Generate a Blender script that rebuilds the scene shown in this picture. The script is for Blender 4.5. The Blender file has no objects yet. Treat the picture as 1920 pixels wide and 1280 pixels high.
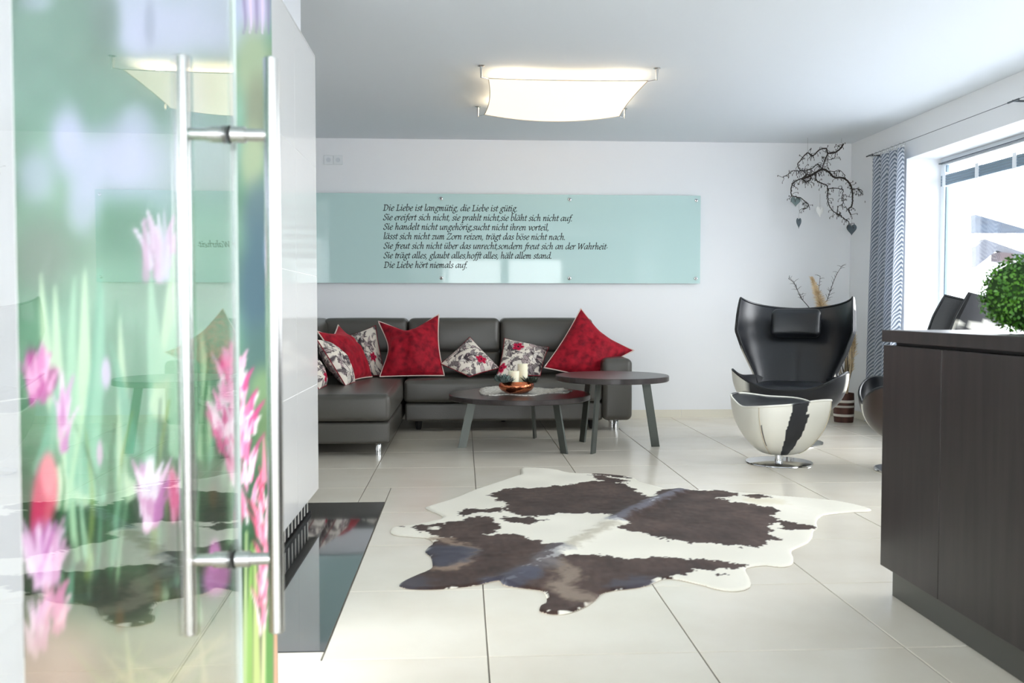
import bpy, bmesh, math, random
import numpy as np
from mathutils import Vector, Matrix
R_ = math.radians
random.seed(7); RNG = np.random.default_rng(7)
SC = bpy.context.scene
COL = SC.collection

# ------------------------------------------------------------------ camera
FPX, CX, CY, HC = 1650.0, 960.0, 640.0, 0.971
TH = math.atan(60 / FPX); PSI = math.atan(92 / FPX * math.cos(TH))
Fv = np.array([math.sin(PSI) * math.cos(TH), math.cos(PSI) * math.cos(TH), -math.sin(TH)])
Rv = np.array([math.cos(PSI), -math.sin(PSI), 0.0]); Uv = np.cross(Rv, Fv); Cv = np.array([0, 0, HC])
cam_d = bpy.data.cameras.new('camera'); cam = bpy.data.objects.new('camera', cam_d); COL.objects.link(cam)
cam_d.sensor_width = 36; cam_d.lens = FPX / 1920 * 36; cam_d.clip_start = 0.02; cam_d.clip_end = 300
cam.location = (0, 0, HC); cam.rotation_euler = (math.pi / 2 - TH, 0, -PSI)
cam_d.dof.use_dof = True; cam_d.dof.focus_distance = 6.6; cam_d.dof.aperture_fstop = 5.6
SC.camera = cam
# ------------------------------------------------------------------ world, exposure
W = bpy.data.worlds.new('overcast_sky'); SC.world = W; W.use_nodes = True
bg = W.node_tree.nodes['Background']; bg.inputs[0].default_value = (0.94, 0.97, 1.0, 1); bg.inputs[1].default_value = 7.0
vs = SC.view_settings; vs.view_transform = 'Standard'; vs.look = 'None'; vs.gamma = 1; vs.use_curve_mapping = False
vs.exposure = 0.67
cy = SC.cycles
cy.use_denoising = True; cy.max_bounces = 11; cy.diffuse_bounces = 6; cy.glossy_bounces = 5
cy.transparent_max_bounces = 16; cy.transmission_bounces = 6; cy.caustics_reflective = False; cy.caustics_refractive = False
cy.sample_clamp_indirect = 8.0
LAMP_W = 5.5; LAMP_E = 0.78

def ray(x, y): return Fv + Rv * (x - CX) / FPX - Uv * (y - CY) / FPX
def fl(x, y, z=0.0):                       # point of a horizontal plane
    d = ray(x, y); return Cv + d * ((z - HC) / d[2])
def atY(x, y, Y):                          # point of a wall-parallel plane
    d = ray(x, y); return Cv + d * (Y / d[1])
def pr(P):
    v = np.asarray(P, float) - Cv; w = v @ Fv
    return CX + FPX * (v @ Rv) / w, CY - FPX * (v @ Uv) / w

# ------------------------------------------------------------------ materials
MATS = {}
def lin(c):
    c = np.asarray(c, float) / 255.0
    return np.where(c <= 0.04045, c / 12.92, ((c + 0.055) / 1.055) ** 2.4)
def rgba(c): return tuple(lin(c)) + (1.0,)
def mat(name, col, rough=0.5, metal=0.0, spec=0.5, noise=None, bump=None, **kw):
    """noise = (scale, colour2, low, high[, stretch]); bump = (scale, strength)"""
    if name in MATS: return MATS[name]
    m = bpy.data.materials.new(name); m.use_nodes = True; nt = m.node_tree; N = nt.nodes; L = nt.links
    b = N['Principled BSDF']
    b.inputs['Base Color'].default_value = rgba(col); b.inputs['Roughness'].default_value = rough
    b.inputs['Metallic'].default_value = metal; b.inputs['Specular IOR Level'].default_value = spec
    for k, v in kw.items(): b.inputs[k.replace('_', ' ')].default_value = v
    if noise or bump:
        tc = N.new('ShaderNodeTexCoord')
    if noise:
        src = tc.outputs['Object']
        if len(noise) > 4:
            mp = N.new('ShaderNodeMapping'); mp.inputs['Scale'].default_value = noise[4]; L.new(src, mp.inputs[0]); src = mp.outputs[0]
        t = N.new('ShaderNodeTexNoise'); t.inputs['Scale'].default_value = noise[0]; t.inputs['Detail'].default_value = 5; L.new(src, t.inputs['Vector'])
        r = N.new('ShaderNodeValToRGB'); r.color_ramp.elements[0].position = noise[2]; r.color_ramp.elements[1].position = noise[3]
        r.color_ramp.elements[0].color = rgba(col); r.color_ramp.elements[1].color = rgba(noise[1])
        L.new(t.outputs['Fac'], r.inputs[0]); L.new(r.outputs[0], b.inputs['Base Color'])
    if bump:
        t2 = N.new('ShaderNodeTexNoise'); t2.inputs['Scale'].default_value = bump[0]; t2.inputs['Detail'].default_value = 3; L.new(tc.outputs['Object'], t2.inputs['Vector'])
        bp = N.new('ShaderNodeBump'); bp.inputs['Strength'].default_value = bump[1]; bp.inputs['Distance'].default_value = 0.01
        L.new(t2.outputs['Fac'], bp.inputs['Height']); L.new(bp.outputs[0], b.inputs['Normal'])
    MATS[name] = m; return m
def attr_mat(name, rough=0.6, spec=0.4, bump=None, sheen=0.0):
    m = mat(name, (255, 255, 255), rough, 0, spec, bump=bump)
    nt = m.node_tree; a = nt.nodes.new('ShaderNodeVertexColor'); a.layer_name = 'Col'
    b = nt.nodes['Principled BSDF']; nt.links.new(a.outputs[0], b.inputs['Base Color'])
    b.inputs['Sheen Weight'].default_value = sheen
    return m
def glass_mat(name, ior=1.5, tint=(1, 1, 1)):
    """clear pane: mirror reflection by the Fresnel law, the rest passes straight through"""
    m = bpy.data.materials.new(name); m.use_nodes = True; nt = m.node_tree; N = nt.nodes; L = nt.links
    N.remove(N['Principled BSDF']); out = N['Material Output']
    geo = N.new('ShaderNodeNewGeometry'); mr = N.new('ShaderNodeMapRange')
    mr.inputs['To Min'].default_value = ior; mr.inputs['To Max'].default_value = 1 / ior
    L.new(geo.outputs['Backfacing'], mr.inputs['Value'])
    fr = N.new('ShaderNodeFresnel'); L.new(mr.outputs[0], fr.inputs['IOR'])
    tr = N.new('ShaderNodeBsdfTransparent'); tr.inputs[0].default_value = tuple(tint) + (1,)
    gl = N.new('ShaderNodeBsdfGlossy'); gl.inputs['Roughness'].default_value = 0.0; gl.inputs['Color'].default_value = (1, 1, 1, 1)
    mx = N.new('ShaderNodeMixShader'); L.new(fr.outputs[0], mx.inputs[0]); L.new(tr.outputs[0], mx.inputs[1]); L.new(gl.outputs[0], mx.inputs[2])
    L.new(mx.outputs[0], out.inputs[0]); MATS[name] = m; return m

M_WALL = mat('white_paint', (236, 238, 240), 0.9, spec=0.15, bump=(300, 0.03))
M_CEIL = mat('ceiling_paint', (226, 231, 235), 0.95, spec=0.1)
M_TILE = mat('limestone_tile', (228, 222, 208), 0.20, spec=0.5, noise=(3.2, (219, 211, 195), 0.35, 0.75))
M_GROUT = mat('grout', (120, 114, 104), 0.9)
M_BASE = mat('baseboard_tile', (226, 222, 208), 0.3)
M_SLATE = mat('black_polished_stone', (44, 46, 48), 0.07, spec=0.7, noise=(5, (66, 67, 67), 0.45, 0.8), Coat_Weight=1.0, Coat_IOR=1.9, Coat_Roughness=.04)
M_WTILE = mat('white_glazed_tile', (238, 238, 236), 0.06, spec=0.6)
M_WJOINT = mat('white_joint', (252, 252, 250), 0.8)
M_DARKMETAL = mat('dark_metal', (28, 27, 26), 0.45, 0.4)
M_STEEL = mat('brushed_steel', (205, 205, 203), 0.24, 1.0)
M_CHROME = mat('chrome', (225, 226, 228), 0.08, 1.0)
M_RUBBER = mat('black_rubber', (15, 15, 15), 0.6)
M_SOFA = mat('taupe_leather', (76, 74, 69), 0.33, spec=0.5, bump=(260, 0.12))
M_BLACKL = mat('black_leather', (20, 23, 28), 0.33, spec=0.6, bump=(240, 0.1))
M_WENGE = mat('dark_oak', (40, 35, 35), 0.35, noise=(6, (52, 46, 45), 0.35, 0.7, (6, 6, 0.5)))
M_TABLE = mat('dark_table_wood', (44, 39, 39), 0.28, noise=(9, (58, 51, 50), 0.35, 0.7, (1, 9, 1)))
M_LEG = mat('raw_steel_leg', (92, 96, 92), 0.42, 0.75)
M_PLINTH = mat('plinth_metal', (92, 92, 88), 0.4, 0.6)
M_FRAME = mat('window_frame_white', (232, 238, 242), 0.4)
M_SNOW = mat('snow', (250, 251, 255), 0.9)

def red_velvet():
    m = mat('red_velvet', (168, 20, 40), 0.7, spec=0.2, noise=(20, (104, 4, 24), 0.34, 0.70), bump=(14, 0.35))
    b = m.node_tree.nodes['Principled BSDF']; b.inputs['Sheen Weight'].default_value = 0.55; b.inputs['Sheen Tint'].default_value = rgba((235, 90, 100)); b.inputs['Sheen Roughness'].default_value = 0.4
    return m
M_RED = red_velvet()
M_PIPE = mat('cream_piping', (214, 196, 186), 0.7)
M_REDPIPE = mat('red_piping', (128, 14, 34), 0.7)
M_FLORAL = attr_mat('floral_fabric', 0.85, 0.1)
M_HIDE = attr_mat('cow_hide', 0.62, 0.22, bump=(420, 0.2), sheen=0.05)
M_PONY = attr_mat('cow_hide_upholstery', 0.42, 0.4, bump=(500, 0.15), sheen=0.15)
M_PRINT = attr_mat('photo_print', 0.45, 0.2)
_n = M_PRINT.node_tree; _t = _n.nodes.new('ShaderNodeBsdfTranslucent'); _m = _n.nodes.new('ShaderNodeMixShader'); _m.inputs[0].default_value = .38
_n.links.new([q_ for q_ in _n.nodes if q_.type == 'VERTEX_COLOR'][0].outputs[0], _t.inputs[0]); _n.links.new(_n.nodes['Principled BSDF'].outputs[0], _m.inputs[1]); _n.links.new(_t.outputs[0], _m.inputs[2]); _n.links.new(_m.outputs[0], _n.nodes['Material Output'].inputs[0])
M_GLASS = glass_mat('door_glass', 1.52)
M_PANE = glass_mat('window_glass', 1.45)

# ------------------------------------------------------------------ building helpers
def tag(o, label=None, cat=None, group=None, kind=None):
    if label: o['label'] = label
    if cat: o['category'] = cat
    if group: o['group'] = group
    if kind: o['kind'] = kind
    return o
def empty(name, loc=(0, 0, 0), rz=0.0):
    o = bpy.data.objects.new(name, None); COL.objects.link(o); o.location = loc; o.rotation_euler = (0, 0, rz); o.empty_display_size = 0.05
    return o
def link(name, me, parent=None, loc=(0, 0, 0)):
    o = bpy.data.objects.new(name, me); COL.objects.link(o); o.location = loc
    if parent: o.parent = parent
    return o
class MB:
    def __init__(s): s.v = []; s.f = []; s.c = None
    def add(s, v, f):
        n = len(s.v); s.v.extend([tuple(map(float, p)) for p in v]); s.f.extend([tuple(i + n for i in q) for q in f]); return s
    def box(s, a, b):
        x0, y0, z0 = a; x1, y1, z1 = b
        v = [(x0, y0, z0), (x1, y0, z0), (x1, y1, z0), (x0, y1, z0), (x0, y0, z1), (x1, y0, z1), (x1, y1, z1), (x0, y1, z1)]
        return s.add(v, [(0, 3, 2, 1), (4, 5, 6, 7), (0, 1, 5, 4), (1, 2, 6, 5), (2, 3, 7, 6), (3, 0, 4, 7)])
    def rbox(s, a, b, r=0.02, n=8, bulge=(0, 0, 0), seg=4):
        """rounded box with puffed faces (bulge per axis)"""
        a = np.array(a, float); b = np.array(b, float); c = (a + b) / 2; h = (b - a) / 2; r = min(r, h.min() * 0.999)
        ax = []
        for k in range(3):
            e = (h[k] - r) / h[k]
            edge = 1 - (1 - e) * (1 - np.sin(np.linspace(0, 1, seg + 1) * math.pi / 2)) if e < 1 else np.ones(seg + 1)
            edge = e + (1 - e) * np.tan(np.linspace(0, 1, seg + 1) * math.pi / 4)
            ax.append(np.unique(np.round(np.concatenate([-edge, np.linspace(-e, e, n + 1), edge]), 6)))
        idx = {}; V = []; Fc = []
        def vid(p):
            key = tuple(np.round(p, 5))
            if key not in idx:
                q = np.array(p) * h; inner = np.clip(q, -(h - r), h - r); d = q - inner; l = np.linalg.norm(d)
                if l > 0: q = inner + d / l * r
                bl = np.array([bulge[i] * p[i] * (1 - p[(i + 1) % 3] ** 2) * (1 - p[(i + 2) % 3] ** 2) for i in range(3)])
                idx[key] = len(V); V.append(q + bl + c)
            return idx[key]
        for k in range(3):
            i, j = (k + 1) % 3, (k + 2) % 3
            for sgn in (-1, 1):
                for u in range(len(ax[i]) - 1):
                    for w in range(len(ax[j]) - 1):
                        q = []
                        for (uu, ww) in ((u, w), (u + 1, w), (u + 1, w + 1), (u, w + 1)):
                            p = [0, 0, 0]; p[k] = sgn; p[i] = ax[i][uu]; p[j] = ax[j][ww]; q.append(vid(p))
                        Fc.append(tuple(q if sgn > 0 else q[::-1]))
        return s.add(V, Fc)
    def tube(s, pts, r, n=10, cap=True):
        P = [np.array(p, float) for p in pts]; rr = r if hasattr(r, '__len__') else [r] * len(P); m = len(s.v); up = None
        for i, p in enumerate(P):
            t = P[min(i + 1, len(P) - 1)] - P[max(i - 1, 0)]; t = t / (np.linalg.norm(t) + 1e-12)
            if up is None:
                up = np.cross(t, [0, 0, 1.0]) if abs(t[2]) < 0.95 else np.cross(t, [1.0, 0, 0])
            up = up - t * (up @ t); up = up / (np.linalg.norm(up) + 1e-12); w = np.cross(t, up)
            for k in range(n):
                a = 2 * math.pi * k / n; s.v.append(tuple(p + rr[i] * (math.cos(a) * up + math.sin(a) * w)))
        for i in range(len(P) - 1):
            for k in range(n):
                s.f.append((m + i * n + k, m + i * n + (k + 1) % n, m + (i + 1) * n + (k + 1) % n, m + (i + 1) * n + k))
        if cap:
            s.f.append(tuple(m + k for k in range(n))[::-1]); s.f.append(tuple(m + (len(P) - 1) * n + k for k in range(n)))
        return s
    def loop_tube(s, pts, r, n=6):
        P = np.array(pts, float); K = len(P); m = len(s.v)
        for i in range(K):
            t = P[(i + 1) % K] - P[i - 1]; t = t / (np.linalg.norm(t) + 1e-12)
            a = np.cross(t, [0.31, 0.2, 0.93]); a /= np.linalg.norm(a) + 1e-12; b = np.cross(t, a)
            for k in range(n):
                q = 2 * math.pi * k / n; s.v.append(tuple(P[i] + r * (math.cos(q) * a + math.sin(q) * b)))
        for i in range(K):
            for k in range(n):
                s.f.append((m + i * n + k, m + i * n + (k + 1) % n, m + ((i + 1) % K) * n + (k + 1) % n, m + ((i + 1) % K) * n + k))
        return s
    def lathe(s, prof, c=(0, 0, 0), n=32):
        m = len(s.v)
        for (r, z) in prof:
            for k in range(n):
                a = 2 * math.pi * k / n; s.v.append((c[0] + r * math.cos(a), c[1] + r * math.sin(a), c[2] + z))
        for i in range(len(prof) - 1):
            for k in range(n):
                s.f.append((m + i * n + k, m + i * n + (k + 1) % n, m + (i + 1) * n + (k + 1) % n, m + (i + 1) * n + k))
        s.f.append(tuple(m + k for k in range(n))[::-1]); s.f.append(tuple(m + (len(prof) - 1) * n + k for k in range(n)))
        return s
    def prism(s, poly, axis, a, b):
        """poly in the plane normal to axis, extruded from a to b"""
        def pt(p, h): q = list(p); q.insert(axis, h); return q
        n = len(poly); v = [pt(p, a) for p in poly] + [pt(p, b) for p in poly]
        f = [tuple(range(n))[::-1], tuple(range(n, 2 * n))] + [(i, (i + 1) % n, n + (i + 1) % n, n + i) for i in range(n)]
        return s.add(v, f)
    def grid(s, G, closed_u=False):
        G = np.asarray(G); nu, nv = G.shape[:2]; m = len(s.v)
        s.v.extend([tuple(p) for p in G.reshape(-1, 3)])
        for i in range(nu if closed_u else nu - 1):
            for j in range(nv - 1):
                i2 = (i + 1) % nu
                s.f.append((m + i * nv + j, m + i2 * nv + j, m + i2 * nv + j + 1, m + i * nv + j + 1))
        return s
    def mesh(s, name, m, smooth=True, angle=None):
        me = bpy.data.meshes.new(name); me.from_pydata(s.v, [], s.f)
        bm = bmesh.new(); bm.from_mesh(me); bmesh.ops.recalc_face_normals(bm, faces=bm.faces); bm.to_mesh(me); bm.free()
        me.materials.append(m)
        if smooth: me.polygons.foreach_set('use_smooth', [True] * len(me.polygons))
        if s.c is not None:
            ca = me.color_attributes.new('Col', 'FLOAT_COLOR', 'POINT'); c = np.ones((len(s.v), 4), np.float32); c[:, :3] = s.c; ca.data.foreach_set('color', c.ravel())
        if smooth and angle:
            me.set_sharp_from_angle(angle=R_(angle))
        me.update(); return me
    def build(s, name, m, parent=None, smooth=False, angle=40, loc=(0, 0, 0)):
        return link(name, s.mesh(name, m, smooth, angle if smooth else None), parent, loc)
def smooth_line(pts, k=6, closed=False):
    P = np.array(pts, float); n = len(P); out = []
    rng = range(n) if closed else range(n - 1)
    for i in rng:
        if closed: p0, p1, p2, p3 = P[(i - 1) % n], P[i], P[(i + 1) % n], P[(i + 2) % n]
        else: p0, p1, p2, p3 = P[max(i - 1, 0)], P[i], P[i + 1], P[min(i + 2, n - 1)]
        for t in np.linspace(0, 1, k, endpoint=False):
            out.append(0.5 * (2 * p1 + (p2 - p0) * t + (2 * p0 - 5 * p1 + 4 * p2 - p3) * t * t + (3 * p1 - p0 - 3 * p2 + p3) * t ** 3))
    if not closed: out.append(P[-1])
    return np.array(out)
def inside(poly, X, Y):
    poly = np.asarray(poly); r = np.zeros(X.shape, bool); j = len(poly) - 1
    for i in range(len(poly)):
        xi, yi = poly[i]; xj, yj = poly[j]
        c = ((yi > Y) != (yj > Y)); r ^= c & (X < (xj - xi) * (Y - yi) / (yj - yi + 1e-12) + xi); j = i
    return r
def vnoise(X, Y, scale, seed=0):
    """cheap value noise in [0,1]"""
    def h(i, j):
        q = np.sin(i * 127.1 + j * 311.7 + seed * 74.7) * 43758.5453; return q - np.floor(q)
    x = X * scale; y = Y * scale; i = np.floor(x); j = np.floor(y); u = x - i; v = y - j
    u = u * u * (3 - 2 * u); v = v * v * (3 - 2 * v)
    return (h(i, j) * (1 - u) + h(i + 1, j) * u) * (1 - v) + (h(i, j + 1) * (1 - u) + h(i + 1, j + 1) * u) * v
def copy_tree(o, parent=None):
    c = o.copy(); COL.objects.link(c); c.parent = parent
    for ch in list(o.children): copy_tree(ch, c)
    return c

# ================================================================== THE SETTING
YB, XR, ZC = 7.83, 3.51, 2.467            # back wall, right wall, ceiling
YR, XL = -2.6, -2.3                        # rear wall, left wall
# ---- floor: grout bed, one object for each tile
floor = MB().box((XL, YR, -0.06), (XR, YB, -0.003)).build('floor', M_GROUT); tag(floor, 'cream limestone tiled floor of the lounge', kind='structure')
SLAB = (-1.75, 2.493, -0.394, 4.438)
TP = 0.5995; TX0, TY0 = 0.068 - 4 * TP, 2.43 - 9 * 0.5935; TPY = 0.5935
TILE_ME = {}
def cut(r, s):
    x0, y0, x1, y1 = r; a, b, c, d = s
    if x1 <= a or x0 >= c or y1 <= b or y0 >= d: return [r]
    out = []
    if x1 > c: out.append((c, y0, x1, y1)); x1 = c
    if x0 < a: out.append((x0, y0, a, y1)); x0 = a
    if y1 > d: out.append((x0, d, x1, y1)); y1 = d
    if y0 < b: out.append((x0, y0, x1, b))
    return out
for i in range(-1, 11):
    for j in range(-1, 19):
        r = (max(TX0 + i * TP, XL), max(TY0 + j * TPY, YR), min(TX0 + (i + 1) * TP, XR), min(TY0 + (j + 1) * TPY, YB))
        if r[2] - r[0] < 0.02 or r[3] - r[1] < 0.02: continue
        for (x0, y0, x1, y1) in cut(r, SLAB):
            g = 0.002; w, h = round(x1 - x0 - 2 * g, 3), round(y1 - y0 - 2 * g, 3)
            if w < 0.015 or h < 0.015: continue
            if (w, h) not in TILE_ME:
                m = MB(); e = 0.0015
                a, b = w / 2, h / 2
                m.add([(-a, -b, -0.003), (a, -b, -0.003), (a, b, -0.003), (-a, b, -0.003), (-a, -b, -e), (a, -b, -e), (a, b, -e), (-a, b, -e),
                       (-a + e, -b + e, 0), (a - e, -b + e, 0), (a - e, b - e, 0), (-a + e, b - e, 0)],
                      [(0, 1, 5, 4), (1, 2, 6, 5), (2, 3, 7, 6), (3, 0, 4, 7), (4, 5, 9, 8), (5, 6, 10, 9), (6, 7, 11, 10), (7, 4, 8, 11), (8, 9, 10, 11)])
                TILE_ME[(w, h)] = m.mesh('tile', M_TILE, False)
            link('tile', TILE_ME[(w, h)], floor, ((x0 + x1) / 2, (y0 + y1) / 2, 0))
nt = M_TILE.node_tree                       # each tile a little different, with shell-limestone flecks
b = nt.nodes['Principled BSDF']; rampc = [n for n in nt.nodes if n.type == 'VALTORGB'][0]; tcn = [n for n in nt.nodes if n.type == 'TEX_COORD'][0]
oi = nt.nodes.new('ShaderNodeObjectInfo'); va = nt.nodes.new('ShaderNodeVectorMath'); va.operation = 'ADD'
nz = [n for n in nt.nodes if n.type == 'TEX_NOISE'][0]
vm = nt.nodes.new('ShaderNodeVectorMath'); vm.operation = 'SCALE'; vm.inputs['Scale'].default_value = 40.0
cmb = nt.nodes.new('ShaderNodeCombineXYZ'); nt.links.new(oi.outputs['Random'], cmb.inputs[0]); nt.links.new(oi.outputs['Random'], cmb.inputs[1]); nt.links.new(cmb.outputs[0], vm.inputs[0])
nt.links.new(tcn.outputs['Object'], va.inputs[0]); nt.links.new(vm.outputs[0], va.inputs[1]); nt.links.new(va.outputs[0], nz.inputs['Vector'])
n2 = nt.nodes.new('ShaderNodeTexNoise'); n2.inputs['Scale'].default_value = 9; n2.inputs['Detail'].default_value = 8; n2.inputs['Roughness'].default_value = 0.75
mpv = nt.nodes.new('ShaderNodeMapping'); mpv.inputs['Scale'].default_value = (1, 3.0, 1); nt.links.new(va.outputs[0], mpv.inputs[0]); nt.links.new(mpv.outputs[0], n2.inputs['Vector'])
r2 = nt.nodes.new('ShaderNodeValToRGB'); r2.color_ramp.elements[0].position = 0.68; r2.color_ramp.elements[1].position = 0.78
r2.color_ramp.elements[0].color = (1, 1, 1, 1); r2.color_ramp.elements[1].color = (0.82, 0.80, 0.77, 1); nt.links.new(n2.outputs['Fac'], r2.inputs[0])
mu = nt.nodes.new('ShaderNodeMix'); mu.data_type = 'RGBA'; mu.blend_type = 'MULTIPLY'; mu.inputs[0].default_value = 1
nt.links.new(rampc.outputs[0], mu.inputs[6]); nt.links.new(r2.outputs[0], mu.inputs[7]); nt.links.new(mu.outputs[2], b.inputs['Base Color'])

# ---- ceiling and walls
tag(MB().box((XL - .2, YR - .2, ZC), (XR + .4, YB + .2, ZC + .12)).build('ceiling', M_CEIL), 'smooth white ceiling over the lounge', kind='structure')
tag(MB().box((XL - .2, YB, -.06), (XR + .4, YB + .2, ZC)).build('wall_back', M_WALL), 'white wall behind the leather sofa', kind='structure')
HY0, HY1 = -.2, 2.6
wl = MB()
for (y0, y1, z0, z1) in [(YR, HY0, -.06, ZC), (HY1, YB, -.06, ZC), (HY0, HY1, 2.2, ZC), (HY0, HY1, -.06, .3)]: wl.box((XL - .2, y0, z0), (XL, y1, z1))
tag(wl.build('wall_left', M_WALL), 'white wall behind the tiled stove', kind='structure')
WY0, WY1, WZ0, WZ1 = 2.6, 6.83, 0.62, 2.161   # big window
VY0, VY1 = -2.2, -0.5                           # added window beside the camera, lights the foreground
wr = MB()
for (y0, y1, z0, z1) in [(WY1, YB, -.06, ZC), (VY1, WY0, -.06, ZC), (YR - .2, VY0, -.06, ZC), (WY0, WY1, WZ1, ZC), (WY0, WY1, -.06, WZ0), (VY0, VY1, WZ1, ZC), (VY0, VY1, -.06, WZ0)]:
    wr.box((XR, y0, z0), (XR + .40, y1, z1))
tag(wr.build('wall_right', M_WALL), 'white wall with the deep window reveal', kind='structure')
wb = MB(); RX0, RX1, RZ0, RZ1 = -0.35, 2.1, 0.25, 2.05
for (x0, x1, z0, z1) in [(XL - .2, RX0, -.06, ZC), (RX1, XR, -.06, ZC), (RX0, RX1, RZ1, ZC), (RX0, RX1, -.06, RZ0)]:
    wb.box((x0, YR - .2, z0), (x1, YR, z1))
tag(wb.build('wall_rear', M_WALL), 'white wall on the entrance side', kind='structure')
tag(MB().box((-.62, YR, -.003), (-.4455, 0.9071, ZC)).build('wall_inner', M_WALL), 'white wall end beside the printed glass panel', kind='structure')
# ---- baseboard of cream tiles along the back wall
bb = MB().box((XL, YB - .006, 0), (XR, YB, .064)).build('baseboard_back', M_WJOINT); tag(bb, 'cream tile skirting below the white wall', kind='structure')
x = 1.967 - 8 * TP
while x < XR:
    x0, x1 = max(x, XL), min(x + TP, XR)
    if x1 - x0 > .02: MB().box((x0 + .0015, YB - .012, 0), (x1 - .0015, YB - .005, .068)).build('tile', M_BASE, bb)
    x += TP
bb = MB().box((XR - .006, 5.6, 0), (XR, YB - .012, .064)).build('baseboard_right', M_WJOINT); tag(bb, 'cream tile skirting below the window wall', kind='structure')
y = 5.6
while y < YB - .05:
    MB().box((XR - .012, y + .0015, 0), (XR - .005, min(y + TP, YB - .012) - .0015, .068)).build('tile', M_BASE, bb); y += TP
# ---- windows
def window(name, label, y0, y1, z0, z1, mull):
    w = empty(name, (XR + .28, (y0 + y1) / 2, z0)); tag(w, label, kind='structure')
    o = np.array(w.location)
    def part(nm, a, b, m): return MB().box(np.array(a) - o, np.array(b) - o).build(nm, m, w)
    fx0, fx1, t = XR + .28, XR + .34, .055
    part('frame', (fx0, y0, z1 - t), (fx1, y1, z1), M_FRAME); part('frame', (fx0, y0, z0), (fx1, y1, z0 + t), M_FRAME)
    part('frame', (fx0, y0, z0 + t), (fx1, y0 + t, z1 - t), M_FRAME); part('frame', (fx0, y1 - t, z0 + t), (fx1, y1, z1 - t), M_FRAME)
    ys = [y0 + t] + list(mull) + [y1 - t]
    for m_ in mull: part('mullion', (fx0, m_ - .04, z0 + t), (fx1, m_ + .04, z1 - t), M_FRAME)
    for a, b in zip(ys[:-1], ys[1:]):
        a += .04 if a in mull else 0; b -= .04 if b in mull else 0
        part('gasket', (fx0 + .012, b - .012, z0 + t), (fx0 + .03, b, z1 - t), mat('grey_gasket', (120, 140, 152), .5))
        part('pane', (fx0 + .026, a, z0 + t), (fx0 + .032, b, z1 - t), M_PANE)
    part('sill', (XR - .03, y0 + .002, z0 - .03), (fx0 - .002, y1 - .002, z0 - .002), M_FRAME)
    return w
window('window_1', 'wide white-framed window beside the patterned curtain', WY0, WY1, WZ0 + .03, WZ1, [4.4])
window('added_window_side', 'added white-framed window beside the camera for foreground daylight', VY0, VY1, WZ0 + .03, WZ1, [-1.3])
w3 = empty('window_3', ((RX0 + RX1) / 2, YR - .1, RZ0)); tag(w3, 'entrance glazing with dark mullion on the rear wall', kind='structure')
for (x0, x1, z0, z1) in [(RX0, RX1, RZ1 - .05, RZ1), (RX0, RX1, RZ0, RZ0 + .05), (RX0, RX0 + .05, RZ0 + .05, RZ1 - .05), (RX1 - .05, RX1, RZ0 + .05, RZ1 - .05), (.78, .95, RZ0 + .05, RZ1 - .05)]:
    MB().box((x0 - w3.location.x, -.04, z0 - RZ0), (x1 - w3.location.x, .04, z1 - RZ0)).build('frame', M_FRAME, w3)
for (x0, x1) in [(RX0 + .05, .78), (.95, RX1 - .05)]:
    MB().box((x0 - w3.location.x, -.004, .05), (x1 - w3.location.x, .004, RZ1 - RZ0 - .05)).build('pane', M_PANE, w3)
# light portals: guides for the sampler, they add no light
def portal(loc, rot, sx, sy):
    l = bpy.data.lights.new('portal', 'AREA'); l.shape = 'RECTANGLE'; l.size = sx; l.size_y = sy; l.cycles.is_portal = True
    o = bpy.data.objects.new('portal', l); COL.objects.link(o); o.location = loc; o.rotation_euler = rot; o['kind'] = 'helper'
w4 = empty('added_window_hall', (XL - .1, (HY0 + HY1) / 2, .3)); tag(w4, 'added tall hall glazing that backlights the printed panel', kind='structure'); hw = (HY1 - HY0) / 2  # added window: daylight from the hall shines through the print
for (a, b, c, d) in [(-hw, hw, 1.85, 1.9), (-hw, hw, 0, .05), (-hw, -hw + .05, .05, 1.85), (hw - .05, hw, .05, 1.85)]: MB().box((-.04, a, c), (.04, b, d)).build('frame', M_FRAME, w4)
MB().box((-.004, -hw + .05, .05), (.004, hw - .05, 1.85)).build('pane', M_PANE, w4)
portal((XL - .19, (HY0 + HY1) / 2, 1.25), (0, R_(-90), 0), 1.9, HY1 - HY0)
portal((XR + .38, (WY0 + WY1) / 2, (WZ0 + WZ1) / 2), (0, R_(90), 0), WZ1 - WZ0, WY1 - WY0)
portal((XR + .38, (VY0 + VY1) / 2, (WZ0 + WZ1) / 2), (0, R_(90), 0), WZ1 - WZ0, VY1 - VY0)
portal(((RX0 + RX1) / 2, YR - .19, (RZ0 + RZ1) / 2), (R_(90), 0, 0), RX1 - RX0, RZ1 - RZ0)

# ---- blind rail on the window, outside the frame
bl = empty('window_blind', (XR + .27, 4.7, 1.99)); tag(bl, 'raised grey-blue window blind with white clips at the top of the window', 'blind')
M_BLIND = mat('blind_aluminium', (126, 146, 160), .4, .3)
for k in range(4):
    MB().box((-.022, -2.05, -.052 + k * .021), (.004, 2.07, -.034 + k * .021)).build('slat', M_BLIND, bl)
for y in (2.02, 1.58, 1.14, .55, 0.0):
    MB().box((-.027, y - .02, -.058), (.006, y + .02, .05)).build('clip', M_FRAME, bl)
tag(MB().box((XR + .255, WY0, 2.118), (XR + .278, WY1 - .01, 2.126)).build('trim_1', mat('shadow_gap', (92, 98, 104), .6)), 'thin dark rail under the window lintel', kind='structure')

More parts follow.
